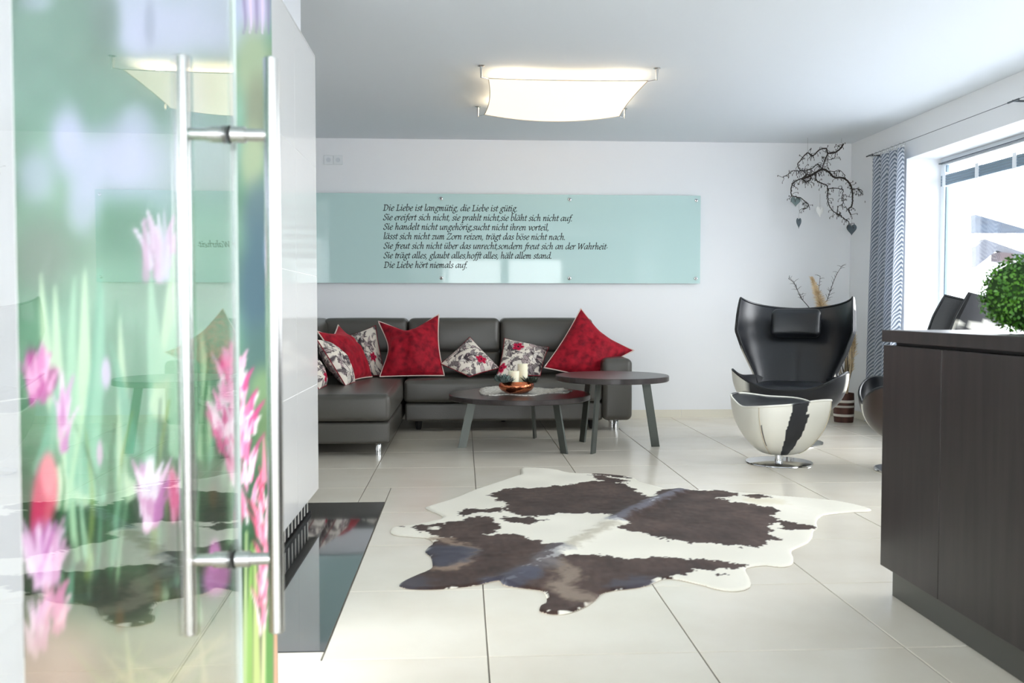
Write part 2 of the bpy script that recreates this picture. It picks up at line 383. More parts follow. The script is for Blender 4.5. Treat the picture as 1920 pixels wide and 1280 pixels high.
# ---- outside: snow, snowed-in chalet
tag(MB().box((3.95, -40, -.9), (120, 120, -.8)).build('ground', mat('toned_down_snow', (176, 180, 188), .9)), 'unseen snow outside the window, greyed to bounce less light', kind='structure')  # out of view; grey tone keeps its bounce off the ceiling
hs = empty('chalet', (9.5, 16, -.8)); tag(hs, 'snow-covered chalet seen through the window', 'house')
M_EAVE = mat('weathered_timber', (44, 54, 66), .8, noise=(3, (32, 40, 50), .4, .7, (1, 1, 8)))
M_EAVE2 = mat('dark_timber', (48, 36, 38), .8)
def hp(x, y): p = atY(x, y, 16.0); return (p[0] - 9.5, p[2] + .8)
MB().prism([hp(1823, 404), hp(1940, 437), hp(1823, 437)], 1, -.1, .05).build('fascia', M_EAVE, hs)
MB().prism([hp(1823, 463), hp(1840, 449), hp(1920, 477), hp(2060, 526), hp(2060, 541), hp(1920, 492), hp(1862, 470), hp(1823, 501)], 1, -.12, .03).build('gable_board', mat('grey_timber', (60, 63, 70), .8), hs)
MB().prism([hp(1863, 474), hp(1888, 476), hp(1888, 493), hp(1863, 490)], 1, -.2, .08).build('beam_end', M_EAVE2, hs)
MB().box((.3, .08, 0), (6, .3, 2.75)).build('wall', M_SNOW, hs)
MB().prism([hp(1823, 403), hp(1830, 380), hp(2060, 446), hp(2060, 472)], 1, -.1, .4).build('roof_snow', M_SNOW, hs)

# ---- hearth slab, tiled stove
sl = MB().rbox((SLAB[0], SLAB[1] + .002, -.003), (SLAB[2] - .002, SLAB[3] - .002, .0015), .001, 1, seg=1).build('hearth_slab', M_SLATE); tag(sl, 'polished black stone hearth slab set flush in the floor', 'slab')
TXF, TY1, TYN = -.69, 4.22, 2.62
st = empty('tiled_stove', (-1.2, 3.4, 0)); tag(st, 'tall white glazed tile stove column with slotted grille at its foot', 'stove')
def sp(nm, a, b, m): o = np.array(st.location); return MB().box(np.array(a) - o, np.array(b) - o).build(nm, m, st)
sp('core', (-1.7, TYN + .002, .118), (TXF - .002, TY1 - .002, 2.145), M_WJOINT)
sp('plinth', (-1.66, TYN + .04, .0015), (TXF - .075, TY1 - .045, .118), M_DARKMETAL)
sp('plinth_foot', (-1.66, TYN + .03, .0015), (TXF - .03, TY1 - .03, .016), M_DARKMETAL)
ch_ = sp('chimney_breast', (-1.7, TYN + .1, 2.15), (-.745, TY1 - .06, ZC - .001), M_WALL)
zt = [.116, .618, 1.127, 1.636, 2.15]; yt = [TYN, 3.16, 3.70, TY1]; xt = [-1.7, -1.2, TXF]
for a, b in zip(zt[:-1], zt[1:]):
    for c, d in zip(yt[:-1], yt[1:]):
        sp('tile', (TXF - .012, c + .0012, a + .0012), (TXF, d - .0012, b - .0012), M_WTILE)
    for c, d in zip(xt[:-1], xt[1:]):
        sp('tile', (c + .0012, TYN, a + .0012), (d - .014, TYN + .012, b - .0012), M_WTILE)
        sp('tile', (c + .0012, TY1 - .012, a + .0012), (d - .014, TY1, b - .0012), M_WTILE)
sp('cap', (-1.7, TYN, 2.1505), (TXF, TY1, 2.158), M_WTILE)
gr = sp('grille', (TXF - .045, TYN + .06, .02), (TXF - .04, TY1 - .06, .112), M_RUBBER)
for k in range(20):
    y = TY1 - .085 - k * .075
    MB().box((TXF - .04 + 1.2, y - .007 - 3.4, .022), (TXF - .037 + 1.2, y + .007 - 3.4, .1125)).build('slat', mat('white_enamel', (225, 222, 214), .4), gr)
for o in list(gr.children): o.location = -Vector((0, 0, 0))

# ---- printed glass panel: a flower photograph
def paint_print():
    """the flower picture as an array, u over 20..540, v over 0..1290, 3 to a cell"""
    x = np.arange(20, 541, 3.0); y = np.arange(-40, 1300, 3.0); X, Y = np.meshgrid(x, y)
    def ramp(v, stops):
        ys = [s[0] for s in stops]; return np.stack([np.interp(v, ys, [s[1][k] for s in stops]) for k in range(3)], -1)
    I = ramp(Y, [(0, (102, 136, 120)), (240, (110, 146, 128)), (480, (104, 140, 112)), (600, (112, 156, 128)), (820, (84, 128, 96)), (960, (44, 84, 56)), (1120, (46, 70, 44)), (1180, (104, 112, 84)), (1290, (140, 136, 108))])
    I += ((vnoise(X, Y, 1 / 90., 1) - .5)[..., None] * 34) + ((vnoise(X, Y, 1 / 35., 2) - .5)[..., None] * 12)
    def blend(a, c): I[:] = I * (1 - a[..., None]) + np.array(c, float) * a[..., None]
    def blob(cx, cy_, rx, ry, c, al=1., soft=1.0, rot=0.):
        dx, dy = X - cx, Y - cy_; cr, sr = math.cos(rot), math.sin(rot); u = (dx * cr + dy * sr) / rx; v = (-dx * sr + dy * cr) / ry
        d = np.sqrt(u * u + v * v); a = np.clip((1 + soft * .5 - d) / soft, 0, 1); blend(al * a * a * (3 - 2 * a), c)
    def stroke(pts, w0, w1, c, al=1., soft=3.):
        P = smooth_line(pts, 5); D = np.full(X.shape, 1e9)
        n = len(P) - 1
        for i in range(n):
            p, q = P[i], P[i + 1]; d = q - p; L2 = d @ d + 1e-9; t = np.clip(((X - p[0]) * d[0] + (Y - p[1]) * d[1]) / L2, 0, 1)
            w = w0 + (w1 - w0) * (i + t) / n
            D = np.minimum(D, np.hypot(X - p[0] - t * d[0], Y - p[1] - t * d[1]) - w)
        a = np.clip(.5 - D / soft, 0, 1); blend(al * a, c)
    lav = (176, 182, 206)
    # blurred blossoms of the upper half
    for (cx, cy_, rx, ry, al) in [(245, 10, 60, 60, .8), (300, 60, 80, 55, .85), (250, 75, 30, 30, .7), (390, 20, 90, 70, .8), (415, 75, 40, 30, .5), (60, 5, 30, 16, .5), (120, 262, 32, 58, .95), (60, 330, 34, 46, .6),
                               (160, 310, 40, 60, .8), (230, 300, 62, 70, .95), (150, 385, 30, 50, .7), (250, 230, 30, 34, .6), (300, 330, 40, 80, .5), (345, 180, 34, 60, .4), (390, 300, 50, 70, .35)]:
        blob(cx, cy_, rx, ry, lav, al, 1.3)
    blob(190, 35, 26, 50, (84, 112, 100), .8, 1.3); blob(275, 45, 10, 40, (120, 130, 150), .6, 1.2)
    blob(240, 440, 60, 50, (84, 122, 92), .8, 1.3); blob(70, 480, 50, 60, (112, 130, 112), .8, 1.3)
    # strip at the free side of the panel
    for (cx, cy_, rx, ry, c) in [(475, 15, 28, 50, (168, 160, 186)), (470, 120, 34, 70, (140, 154, 128)), (480, 215, 24, 70, (120, 126, 108)), (470, 300, 22, 60, (150, 162, 134)), (505, 200, 14, 90, (120, 130, 96)),
                              (485, 400, 34, 60, (92, 112, 118)), (480, 540, 40, 120, (74, 98, 112)), (500, 470, 8, 40, (140, 160, 190)), (485, 680, 34, 70, (84, 112, 108)), (490, 730, 26, 40, (128, 156, 116)), (500, 820, 26, 70, (112, 136, 98))]:
        blob(cx, cy_, rx, ry, c, .9, 1.1)
    for k in range(5): stroke([(452 + k * 12, -20), (456 + k * 11, 40), (452 + k * 12, 62)], 3, 1, (206, 186, 214) if k % 2 else (120, 112, 140), .8)
    # leaves, pale ones at mid height
    rnd = random.Random(3)
    greens = [(158, 200, 168), (136, 188, 158), (172, 206, 166), (110, 168, 140), (190, 216, 182), (92, 142, 110)]
    for (bx, by, tx, ty, w) in [(110, 930, 68, 515, 13), (120, 900, 95, 535, 11), (150, 920, 152, 508, 14), (135, 880, 132, 520, 10), (160, 900, 180, 505, 15), (175, 930, 186, 540, 9), (200, 900, 212, 562, 12), (230, 920, 218, 600, 10), (255, 880, 250, 598, 12), (280, 860, 270, 620, 9),
                                (300, 760, 318, 470, 13), (290, 700, 275, 500, 9), (312, 690, 340, 520, 9), (340, 760, 352, 560, 9), (330, 840, 330, 600, 10), (380, 850, 372, 620, 8), (90, 860, 46, 640, 9), (70, 880, 100, 700, 9), (240, 840, 200, 640, 8)]:
        stroke([(bx, by), ((bx + tx) / 2 + rnd.uniform(-8, 8), (by + ty) / 2), (tx, ty)], w * 2.0, 1.5, rnd.choice(greens), .90, 7)
    for k in range(46):
        bx = rnd.uniform(60, 440); by = rnd.uniform(900, 1170); L_ = rnd.uniform(100, 330)
        stroke([(bx, by), (bx + rnd.uniform(-12, 12), by - L_ / 2), (bx + rnd.uniform(-34, 34), by - L_)], rnd.uniform(3, 9), 1, rnd.choice(greens + [(46, 98, 60), (34, 78, 50), (60, 116, 76), (130, 150, 70)]), rnd.uniform(.45, .8), 5)
    for (cx, cy_, rx, ry) in [(230, 1130, 46, 40), (180, 1110, 26, 40), (330, 1000, 26, 60), (110, 1040, 22, 30), (400, 960, 26, 60), (300, 1060, 30, 40)]: blob(cx, cy_, rx, ry, (24, 44, 28), .75, 1.1)
    for (cx, cy_) in [(218, 1160), (290, 1110), (340, 1040), (395, 930)]: blob(cx, cy_, 8, 22, (112, 84, 46), .6, 1.2)
    # right strip stems
    for (bx, tx, w, c) in [(462, 468, 8, (150, 190, 104)), (478, 474, 7, (196, 212, 140)), (500, 506, 9, (104, 160, 84)), (514, 512, 4, (226, 176, 150)), (490, 494, 4, (216, 226, 170)), (454, 458, 5, (186, 206, 150))]:
        stroke([(bx, 1290), ((bx + tx) / 2, 1130), (tx, 960 + rnd.uniform(0, 80))], w, 2, c, .95, 4)
    # flowers: clusters of petals
    def petals(cx, cy_, rx, ry, n, cols, ln, w, al=.9, down=0.):
        for k in range(n):
            a = rnd.uniform(0, 2 * math.pi); q = math.sqrt(rnd.random()); px, py = cx + rx * q * math.cos(a), cy_ + ry * q * math.sin(a)
            tilt = (px - cx) / (rx + 1e-6) * .5
            l = ln * rnd.uniform(.6, 1.2); stroke([(px, py + l / 2), (px + tilt * l * .3, py), (px + tilt * l, py - l / 2)], w * rnd.uniform(.6, 1.1), w * .2, rnd.choice(cols), al, 3)
    pinks = [(236, 180, 206), (222, 124, 164), (240, 214, 228), (200, 84, 136), (250, 232, 240), (228, 150, 186)]
    petals(432, 700, 26, 44, 34, pinks, 34, 6); petals(434, 780, 38, 60, 70, pinks, 40, 7); petals(450, 850, 26, 50, 30, pinks, 40, 6, .8); petals(462, 900, 12, 60, 14, pinks, 50, 4, .8)
    stroke([(430, 690), (428, 640)], 10, 2, (222, 140, 178), .8)
    petals(300, 450, 32, 46, 22, [(206, 168, 196), (214, 188, 208), (186, 148, 176), (224, 214, 228)], 60, 9, .85); stroke([(335, 470), (334, 362)], 10, 2, (206, 206, 224), .8); stroke([(268, 520), (264, 412)], 8, 3, (196, 150, 180), .8); stroke([(304, 520), (302, 395)], 10, 2, (206, 196, 216), .7)
    petals(492, 980, 12, 90, 40, [(236, 130, 160), (240, 176, 196), (222, 92, 128), (246, 214, 224)], 44, 5); stroke([(492, 900), (491, 820)], 6, 1, (236, 150, 176), .9); petals(487, 1120, 9, 70, 18, [(236, 160, 190), (246, 220, 230), (226, 130, 160)], 54, 4)
    for (cx, cy_, rx, ry, c, rot) in [(62, 700, 18, 46, (184, 84, 150), -.3), (86, 715, 13, 28, (160, 56, 126), .3), (75, 930, 24, 70, (214, 80, 110), .1), (62, 960, 12, 50, (190, 44, 90), .15), (82, 890, 14, 40, (232, 140, 150), .0),
                                      (70, 1030, 28, 52, (186, 120, 172), .0), (322, 930, 12, 46, (206, 100, 140), -.1), (316, 905, 10, 26, (222, 150, 180), 0),
                                      (402, 1080, 26, 40, (190, 120, 176), .2), (398, 1040, 12, 30, (206, 130, 190), 0), (444, 960, 9, 34, (214, 110, 150), .1), (192, 700, 9, 30, (206, 190, 216), 0), (180, 850, 6, 24, (206, 180, 200), 0)]:
        blob(cx, cy_, rx, ry, c, .88, .7, rot)
    lil = [(206, 150, 200), (190, 124, 178), (226, 190, 220), (214, 168, 200), (236, 214, 232)]
    petals(64, 705, 22, 46, 22, [(206, 120, 180), (186, 84, 156), (226, 170, 206), (240, 206, 226)], 50, 8); petals(110, 775, 10, 50, 12, lil, 60, 7); petals(70, 1030, 30, 60, 26, lil, 60, 10); petals(88, 1135, 24, 36, 14, [(222, 160, 186), (206, 140, 170), (236, 190, 206)], 50, 9); petals(62, 1165, 16, 40, 12, lil, 50, 8)
    petals(276, 925, 20, 40, 26, lil, 70, 9); petals(276, 890, 14, 22, 10, [(226, 214, 232), (240, 232, 242)], 44, 8); petals(322, 925, 9, 34, 14, [(214, 104, 146), (226, 150, 180), (196, 80, 126)], 50, 6)
    blob(90, 1260, 90, 90, (186, 150, 140), .6, 1.2)
    for k in range(16): stroke([(rnd.uniform(120, 450), 1300), (rnd.uniform(120, 450), rnd.uniform(1180, 1230))], rnd.uniform(3, 8), 1.5, rnd.choice([(150, 156, 108), (176, 166, 128), (120, 132, 90), (190, 186, 146)]), .6, 6)
    return x, y, 255 * (np.clip(I, 8, 250) / 255) ** 1.08
PX = -.45
gx, gy, IMG = paint_print()
pp = empty('printed_panel', (PX, 1.52, 0)); tag(pp, 'tall glass panel printed with pink hyacinths and green leaves', 'glass panel')
Y0p, Y1p = 0.9081, 2.1127
cols_px = np.linspace(24, 511, 166)
Ys = np.array([(lambda d: d[1] * PX / d[0])(ray(q, 580)) for q in cols_px]); Ys = np.clip(np.sort(Ys), Y0p, Y1p)
Zs = np.concatenate([np.arange(.01, 1.78, .006), np.linspace(1.8, 2.4, 20)])
YY, ZZ = np.meshgrid(Ys, Zs, indexing='ij')
G = np.stack([np.full(YY.shape, .0045), YY - 1.52, ZZ], -1)
Pw = np.stack([np.full(YY.shape, PX), YY, ZZ], -1).reshape(-1, 3) - Cv; w_ = Pw @ Fv
ux = CX + FPX * (Pw @ Rv) / w_; uy = CY - FPX * (Pw @ Uv) / w_
fi = np.clip((ux - gx[0]) / 3, 0, len(gx) - 1.001); fj = np.clip((uy - gy[0]) / 3, 0, len(gy) - 1.001); ii = fi.astype(int); jj = fj.astype(int); fi -= ii; fj -= jj
colr = (IMG[jj, ii] * ((1 - fi) * (1 - fj))[:, None] + IMG[jj, ii + 1] * (fi * (1 - fj))[:, None] + IMG[jj + 1, ii] * ((1 - fi) * fj)[:, None] + IMG[jj + 1, ii + 1] * (fi * fj)[:, None])
pm = MB().grid(G); pm.c = lin(colr)
MB().box((-.006, Y0p - 1.52, .008), (.004, Y1p - 1.52, 2.402)).build('pane', M_PANE, pp)
pm.build('print', M_PRINT, pp, True, None)

# ---- glass door leaf with back-to-back bar handles
LA = R_(-1.5)
door = empty('glass_door', (-.32, 1.228, 0), -LA); tag(door, 'open frameless clear glass door with long steel bar handles', 'door')
MB().box((-.002, -.9, .012), (.002, .036, 2.1)).build('pane', M_GLASS, door)
MB().box((-.004, .0362, .012), (.004, .040, 2.1)).build('polished_edge', mat('glass_edge', (226, 240, 234), .25), door)
for sx in (-1, 1):
    h = MB().lathe([(.0088, .521), (.0108, .523), (.0108, 1.312), (.0088, 1.314)], (sx * .0595, 0, 0), 24).build('handle', M_STEEL, door, True)
    for z in (.625, 1.209):
        MB().tube([(sx * .024, 0, z), (sx * .052, 0, z)], .0085, 16).build('connector', M_STEEL, h, True)
        MB().tube([(sx * .005, 0, z), (sx * .0245, 0, z)], .0112, 20).build('collar', M_STEEL, h, True)
        MB().tube([(sx * .0023, 0, z), (sx * .005, 0, z)], .0125, 20).build('gasket', M_RUBBER, h, True)

# ================================================================== GLASS PANEL WITH THE VERSE
gp = empty('verse_panel', (.379, 7.79, 1.2)); tag(gp, 'long pale teal glass wall panel lettered with a seven-line German verse', 'wall panel')
PX0, PX1, PZ0, PZ1 = -1.362, 2.119, 1.203, 1.985
M_TEAL = mat('back_painted_glass', (190, 219, 216), .04, spec=.5)
MB().box((PX0 - .379, -.005, PZ0 - 1.2), (PX1 - .379, .005, PZ1 - 1.2)).build('pane', M_TEAL, gp)
for sx in (-1.322, -.190, .945, 2.080):
    for z in (PZ0 + .045, PZ1 - .042):
        s_ = MB().lathe([(.013, 0), (.015, .002), (.015, .006), (.011, .009)], n=20).build('standoff', M_CHROME, gp, True)
        s_.rotation_euler = (R_(90), 0, 0); s_.location = (sx - .379, -.005, z - 1.2)
        MB().lathe([(.006, .0088), (.006, .0095)], n=12).build('screw', M_DARKMETAL, s_)
        MB().lathe([(.010, -.042), (.010, 0)], n=12).build('spacer', M_CHROME, s_)
BOWL = [(.80, .9), (.55, 1.0), (.25, .8), (.1, .4), (.2, .05), (.42, .08), (.68, .45), (.80, .95)]
NHUMP = [(.2, .5), (.45, .93), (.65, .96), (.70, .7), (.66, .15), (.75, .02), (.95, .18)]
GL = {
 'a': (1.0, [BOWL, [(.82, .98), (.74, .35), (.77, .05), (.97, .18)]]),
 'b': (.92, [[(.1, 1.6), (.2, 1.62), (.2, .2), (.35, .0), (.62, .12), (.78, .5), (.7, .9), (.5, 1.0), (.22, .7)]]),
 'c': (.78, [[(.72, .85), (.55, 1), (.25, .8), (.1, .4), (.22, .05), (.45, .02), (.7, .2)]]),
 'd': (1.0, [BOWL, [(.70, 1.6), (.80, 1.62), (.74, .35), (.77, .05), (.97, .18)]]),
 'e': (.76, [[(.15, .46), (.5, .55), (.68, .78), (.5, 1), (.25, .8), (.1, .4), (.22, .05), (.45, .0), (.7, .2)]]),
 'f': (.58, [[(.75, 1.5), (.6, 1.62), (.42, 1.4), (.32, .6), (.22, -.3), (.05, -.55), (-.1, -.45)], [(.08, .95), (.62, .95)]]),
 'g': (.9, [[(.8, .95), (.45, 1), (.2, .75), (.3, .42), (.55, .5), (.7, .8), (.5, 1)], [(.32, .42), (.2, .2), (.6, .05), (.72, -.25), (.45, -.55), (.1, -.45), (.05, -.15), (.3, .05)], [(.7, .9), (.92, 1.0)]]),
 'h': (1.0, [[(.1, 1.6), (.2, 1.62), (.2, 0)], NHUMP]),
 'i': (.5, [[(.05, .85), (.2, 1.0), (.22, .7), (.18, .15), (.28, .02), (.47, .18)], [(.24, 1.42), (.25, 1.43)]]),
 'l': (.48, [[(.1, 1.6), (.2, 1.62), (.18, .15), (.28, .02), (.46, .15)]]),
 'm': (1.36, [[(.05, .85), (.18, 1), (.2, .7), (.18, 0)], [(.2, .5), (.42, .93), (.58, .96), (.62, .7), (.58, 0)], [(.6, .5), (.82, .93), (.98, .96), (1.02, .7), (.98, .15), (1.08, .02), (1.28, .18)]]),
 'n': (1.0, [[(.05, .85), (.18, 1), (.2, .7), (.18, 0)], NHUMP]),
 'o': (.88, [[(.5, 1), (.22, .8), (.1, .4), (.25, .03), (.5, .03), (.75, .3), (.78, .7), (.5, 1)]]),
 'p': (.9, [[(.05, .85), (.18, 1), (.2, .7), (.18, -.58)], [(.2, .6), (.45, .97), (.7, .85), (.75, .5), (.6, .1), (.35, .0), (.2, .12)], [(0, -.58), (.38, -.58)]]),
 'r': (.68, [[(.05, .85), (.18, 1), (.2, .7), (.18, 0)], [(.2, .5), (.4, .92), (.58, 1), (.66, .9)]]),
 's': (.68, [[(.6, .85), (.42, 1), (.2, .85), (.25, .62), (.5, .42), (.52, .15), (.3, 0), (.05, .12)]]),
 't': (.56, [[(.3, 1.35), (.24, .9), (.2, .2), (.3, .02), (.5, .15)], [(.05, .95), (.55, .95)]]),
 'u': (1.0, [[(.05, .85), (.18, 1), (.2, .7), (.18, .2), (.3, .03), (.5, .15), (.7, .55)], [(.76, 1), (.72, .3), (.78, .03), (.97, .18)]]),
 'v': (.82, [[(.05, .9), (.15, 1), (.25, .8), (.35, .1), (.4, .03), (.65, .5), (.72, .85), (.62, 1.0)]]),
 'z': (.76, ['S', [(.08, .82), (.14, .95), (.66, .95)], [(.66, .95), (.08, .05)], [(.08, .05), (.5, .05), (.68, .15)]]),
 'D': (1.3, ['S', [(.28, 1.45), (.28, .03)], [(.05, 1.45), (.55, 1.45), (.85, 1.35), (1.05, 1.08), (1.1, .75), (1.0, .35), (.75, .1), (.5, .02), (.05, .02)]]),
 'L': (1.02, ['S', [(.3, 1.45), (.3, .03)], [(.08, 1.45), (.52, 1.45)], [(.05, .03), (.85, .03), (.92, .3)]]),
 'S': (.95, [[(.85, 1.2), (.8, 1.42), (.5, 1.5), (.22, 1.25), (.35, .9), (.7, .65), (.75, .25), (.45, 0), (.12, .08), (.08, .35)]]),
 'W': (1.65, ['S', [(.02, 1.45), (.36, 1.45)], [(.2, 1.45), (.38, .02)], [(.38, .02), (.92, 1.4)], [(.9, 1.4), (1.02, .02)], [(1.02, .02), (1.55, 1.45)], [(1.4, 1.45), (1.68, 1.45)]]),
 'Z': (1.1, ['S', [(.14, 1.2), (.18, 1.45), (1.0, 1.45)], [(1, 1.45), (.05, .03)], [(.05, .03), (.88, .03), (.96, .3)]]),
 ',': (.36, [[(.14, .1), (.18, .0), (.04, -.28)]]), '.': (.36, [[(.12, .04), (.13, .05)]]), '·': (.36, [[(.16, .42), (.17, .43)]]), ' ': (.50, [])}
for k_, b_ in (('ä', 'a'), ('ö', 'o'), ('ü', 'u')):
    c_ = GL[b_][0] / 2; GL[k_] = (GL[b_][0], GL[b_][1] + [[(c_ - .2, 1.38), (c_ - .19, 1.39)], [(c_ + .2, 1.38), (c_ + .21, 1.39)]])
def hull(P):
    P = sorted(set(map(tuple, np.round(P, 5))))
    def half(P):
        h = []
        for p in P:
            while len(h) > 1 and (h[-1][0] - h[-2][0]) * (p[1] - h[-2][1]) - (h[-1][1] - h[-2][1]) * (p[0] - h[-2][0]) <= 0: h.pop()
            h.append(p)
        return h
    a, b = half(P), half(P[::-1]); return a[:-1] + b[:-1]
M_INK = mat('black_lettering', (16, 26, 28), .5)
def text_line(txt, x0, x1, zb, xh):
    na = R_(38); n1 = np.array([math.cos(na), math.sin(na)]) * .10; n2 = np.array([-math.sin(na), math.cos(na)]) * .040
    polys = []; pen = 0.
    for ch in txt:
        adv, st_ = GL[ch]; straight = bool(st_) and st_[0] == 'S'
        for s_ in (st_[1:] if straight else st_):
            dot = len(s_) == 2 and abs(s_[0][0] - s_[1][0]) < .02 and abs(s_[0][1] - s_[1][1]) < .02
            Q = np.array(s_, float) if straight or len(s_) == 2 else smooth_line(s_, 4)
            Q[:, 0] += pen; Q[:, 0] += Q[:, 1] * .17
            k = 1.25 if dot else 1.
            nib = [k * n1 + k * n2 * (1.8 if dot else 1), k * n1 - k * n2 * (1.8 if dot else 1), -k * n1 - k * n2 * (1.8 if dot else 1), -k * n1 + k * n2 * (1.8 if dot else 1)]
            for a, b in zip(Q[:-1], Q[1:]): polys.append(hull([a + q for q in nib] + [b + q for q in nib]))
        pen += adv
    sx = (x1 - x0) / pen; m = MB()
    for k, p in enumerate(polys): m.add([(x0 + q[0] * sx - .379, -.0055 - (k % 7) * 2e-5, zb + q[1] * xh - 1.2) for q in p], [tuple(range(len(p)))])
    me = bpy.data.meshes.new('lettering'); me.from_pydata(m.v, [], m.f); me.materials.append(M_INK); return link('lettering', me, gp)
VERSE = [("Die Liebe ist langmütig, die Liebe ist gütig.", 718, 970, 394.6), ("Sie ereifert sich nicht, sie prahlt nicht,sie bläht sich nicht auf.", 718, 1073, 412.4), ("Sie handelt nicht ungehörig,sucht nicht ihren vorteil,", 718.5, 1029, 430.2),
         ("lässt sich nicht zum Zorn reizen, trägt das böse nicht nach.", 718.5, 1060, 448.0), ("Sie freut sich nicht über das unrecht,sondern freut sich an der Wahrheit·", 719, 1139, 465.8), ("Sie trägt alles, glaubt alles,hofft alles, hält allem stand.", 719, 1034.5, 483.8), ("Die Liebe hört niemals auf.", 719.5, 876, 501.7)]
for t_, a_, b_, yb in VERSE:
    p = atY(a_, yb, 7.785); q = atY(b_, yb, 7.785); text_line(t_, p[0], q[0], p[2], .0345)
# small socket plate
wp = empty('wall_plate', (-1.13, YB, 2.277)); tag(wp, 'small white double wall plate high above the glass panel', 'wall plate')
for k in (-1, 1):
    MB().rbox((k * .041 - .04, -.009, -.04), (k * .041 + .04, 0, .04), .003, 1, seg=1).build('plate', mat('plate_white', (226, 230, 232), .4), wp)
    MB().lathe([(.02, 0), (.02, .003)], n=20).build('cover', mat('plate_grey', (206, 212, 216), .4), wp).matrix_local = Matrix.Translation((k * .041, -.009, 0)) @ Matrix.Rotation(R_(90), 4, 'X')

# ================================================================== CEILING LAMP
LX0, LX1, LY0, LY1 = .115, 1.205, 5.46, 6.56
lp = empty('ceiling_lamp', ((LX0 + LX1) / 2, (LY0 + LY1) / 2, ZC)); tag(lp, 'lit square ceiling lamp with a sagging white fabric sail on four steel posts', 'lamp')
lc = np.array(lp.location)
def em_mat(name, col, s, base=(150, 146, 138)):
    m = mat(name, base, .8); b = m.node_tree.nodes['Principled BSDF']; b.inputs['Emission Color'].default_value = rgba(col); b.inputs['Emission Strength'].default_value = s; return m
n = 40; u = np.linspace(-1, 1, n); U, V = np.meshgrid(u, u, indexing='ij')
def sail(off):
    pin = 1 - .045 * (1 - V ** 2); pin2 = 1 - .045 * (1 - U ** 2)
    return np.stack([U * (LX1 - LX0 - .09) / 2 * pin, V * (LY1 - LY0 - .09) / 2 * pin2, -.066 - .05 * (1 - np.abs(U) ** 2) * (1 - ((1 - V) / 2) ** 2) - .010 * (1 - V ** 2) + off], -1)
sm = MB().grid(sail(0)); me_ = sm.build('sail', em_mat('lit_fabric', (255, 240, 214), LAMP_E), lp, True, None)
ring = np.concatenate([sail(-.0005)[:, 0], sail(-.0005)[-1, :], sail(-.0005)[::-1, -1], sail(-.0005)[0, ::-1]])
MB().loop_tube(ring, .0028, 5).build('hem', mat('lamp_hem', (196, 184, 164), .8), lp, True)
for (x, y) in [(LX0, LY0), (LX1, LY0), (LX0, LY1), (LX1, LY1)]:
    c = (x - lc[0], y - lc[1], 0); sx = 1 if x < lc[0] else -1; sy = 1 if y < lc[1] else -1
    p = MB().lathe([(.005, -.075), (.006, -.06), (.008, -.03), (.010, -.008), (.022, -.004), (.022, 0)], c, 16).build('post', M_STEEL, lp, True)
    MB().tube([(c[0], c[1], -.070), (c[0] + sx * .046, c[1] + sy * .046, -.069)], .003, 8).build('hook', M_STEEL, p, True)
for k, yy in enumerate((-.28, .28)):          # the two tubes behind the sail
    t = MB().tube([(-.42, yy, -.032), (.42, yy, -.032)], .012, 12).build('light_tube', em_mat('tube_glow', (255, 214, 158), 9.0), lp, True)
for (x, y) in [(-.33, -.33), (.33, -.33), (-.33, .33), (.33, .33)]:
    l = bpy.data.lights.new('lamp_bulb', 'POINT'); l.energy = LAMP_W / 4; l.color = (1.0, .80, .55); l.shadow_soft_size = .03
    o = bpy.data.objects.new('lamp_bulb', l); COL.objects.link(o); o.parent = lp; o.location = (x, y, -.04)

# ================================================================== SOFA
so = empty('corner_sofa', (.05, 7.35, 0)); tag(so, 'dark taupe leather corner sofa along the white wall', 'sofa')
def sofa(nm, a, b, r, n=8, bulge=(0, 0, 0), m=M_SOFA, tilt=None):
    o = np.array(so.location); a = np.array(a) - o; b = np.array(b) - o; mb = MB().rbox(a, b, r, n, bulge)
    if tilt:                                  # lean: shift y (or x) with height
        axis, k = tilt; V = np.array(mb.v); V[:, axis] += k * (V[:, 2] - a[2]); mb.v = [tuple(p) for p in V]
    return mb.build(nm, m, so, True, None)
sofa('base', (-.46, 6.975, .085), (1.115, 7.78, .228), .02)
sofa('base', (-1.50, 5.82, .085), (-.485, 7.76, .228), .02)
for a, b in ((-.468, .322), (.325, 1.108)):
    sofa('seat_cushion', (a, 6.945, .236), (b, 7.6, .415), .035, 8, (.0, .012, .012))
sofa('seat_cushion', (-1.45, 5.785, .236), (-.478, 7.6, .415), .035, 8, (.006, .012, .012))
for a, b in ((-1.17, -.470), (-.462, .312), (.318, 1.108)):
    sofa('lumbar_cushion', (a, 7.42, .40), (b, 7.70, .635), .05, 8, (0, .02, 0), tilt=(1, .12))
    sofa('backrest', (a, 7.44, .60), (b, 7.74, .897), .045, 8, (0, .022, .004), tilt=(1, .06))
sofa('backrest', (-1.50, 6.35, .62), (-1.13, 7.74, .897), .06, 8, (.02, 0, .004), tilt=(0, -.06))
sofa('lumbar_cushion', (-1.48, 6.35, .40), (-1.10, 7.70, .65), .05, 8, (.02, 0, 0), tilt=(0, -.10))
sofa('armrest', (1.112, 6.94, .085), (1.352, 7.76, .578), .045, 8, (.004, .006, .010))
def foot(x, y, r, m): MB().lathe([(r, 0), (r, .085), (r * .9, .088)], (x - .05, y - 7.35, 0), 20).build('foot', m, so, True)
for x, y in ((-.566, 5.90), (-1.4, 5.90), (1.233, 7.03), (1.30, 7.66), (-1.4, 7.6)): foot(x, y, .021, M_CHROME)
for x, y in ((-.36, 7.13), (1.05, 7.13), (.35, 7.6)):
    f = MB().lathe([(.018, 0), (.024, .02), (.032, .088)], (x - .05, y - 7.35, 0), 16).build('foot', M_RUBBER, so, True)

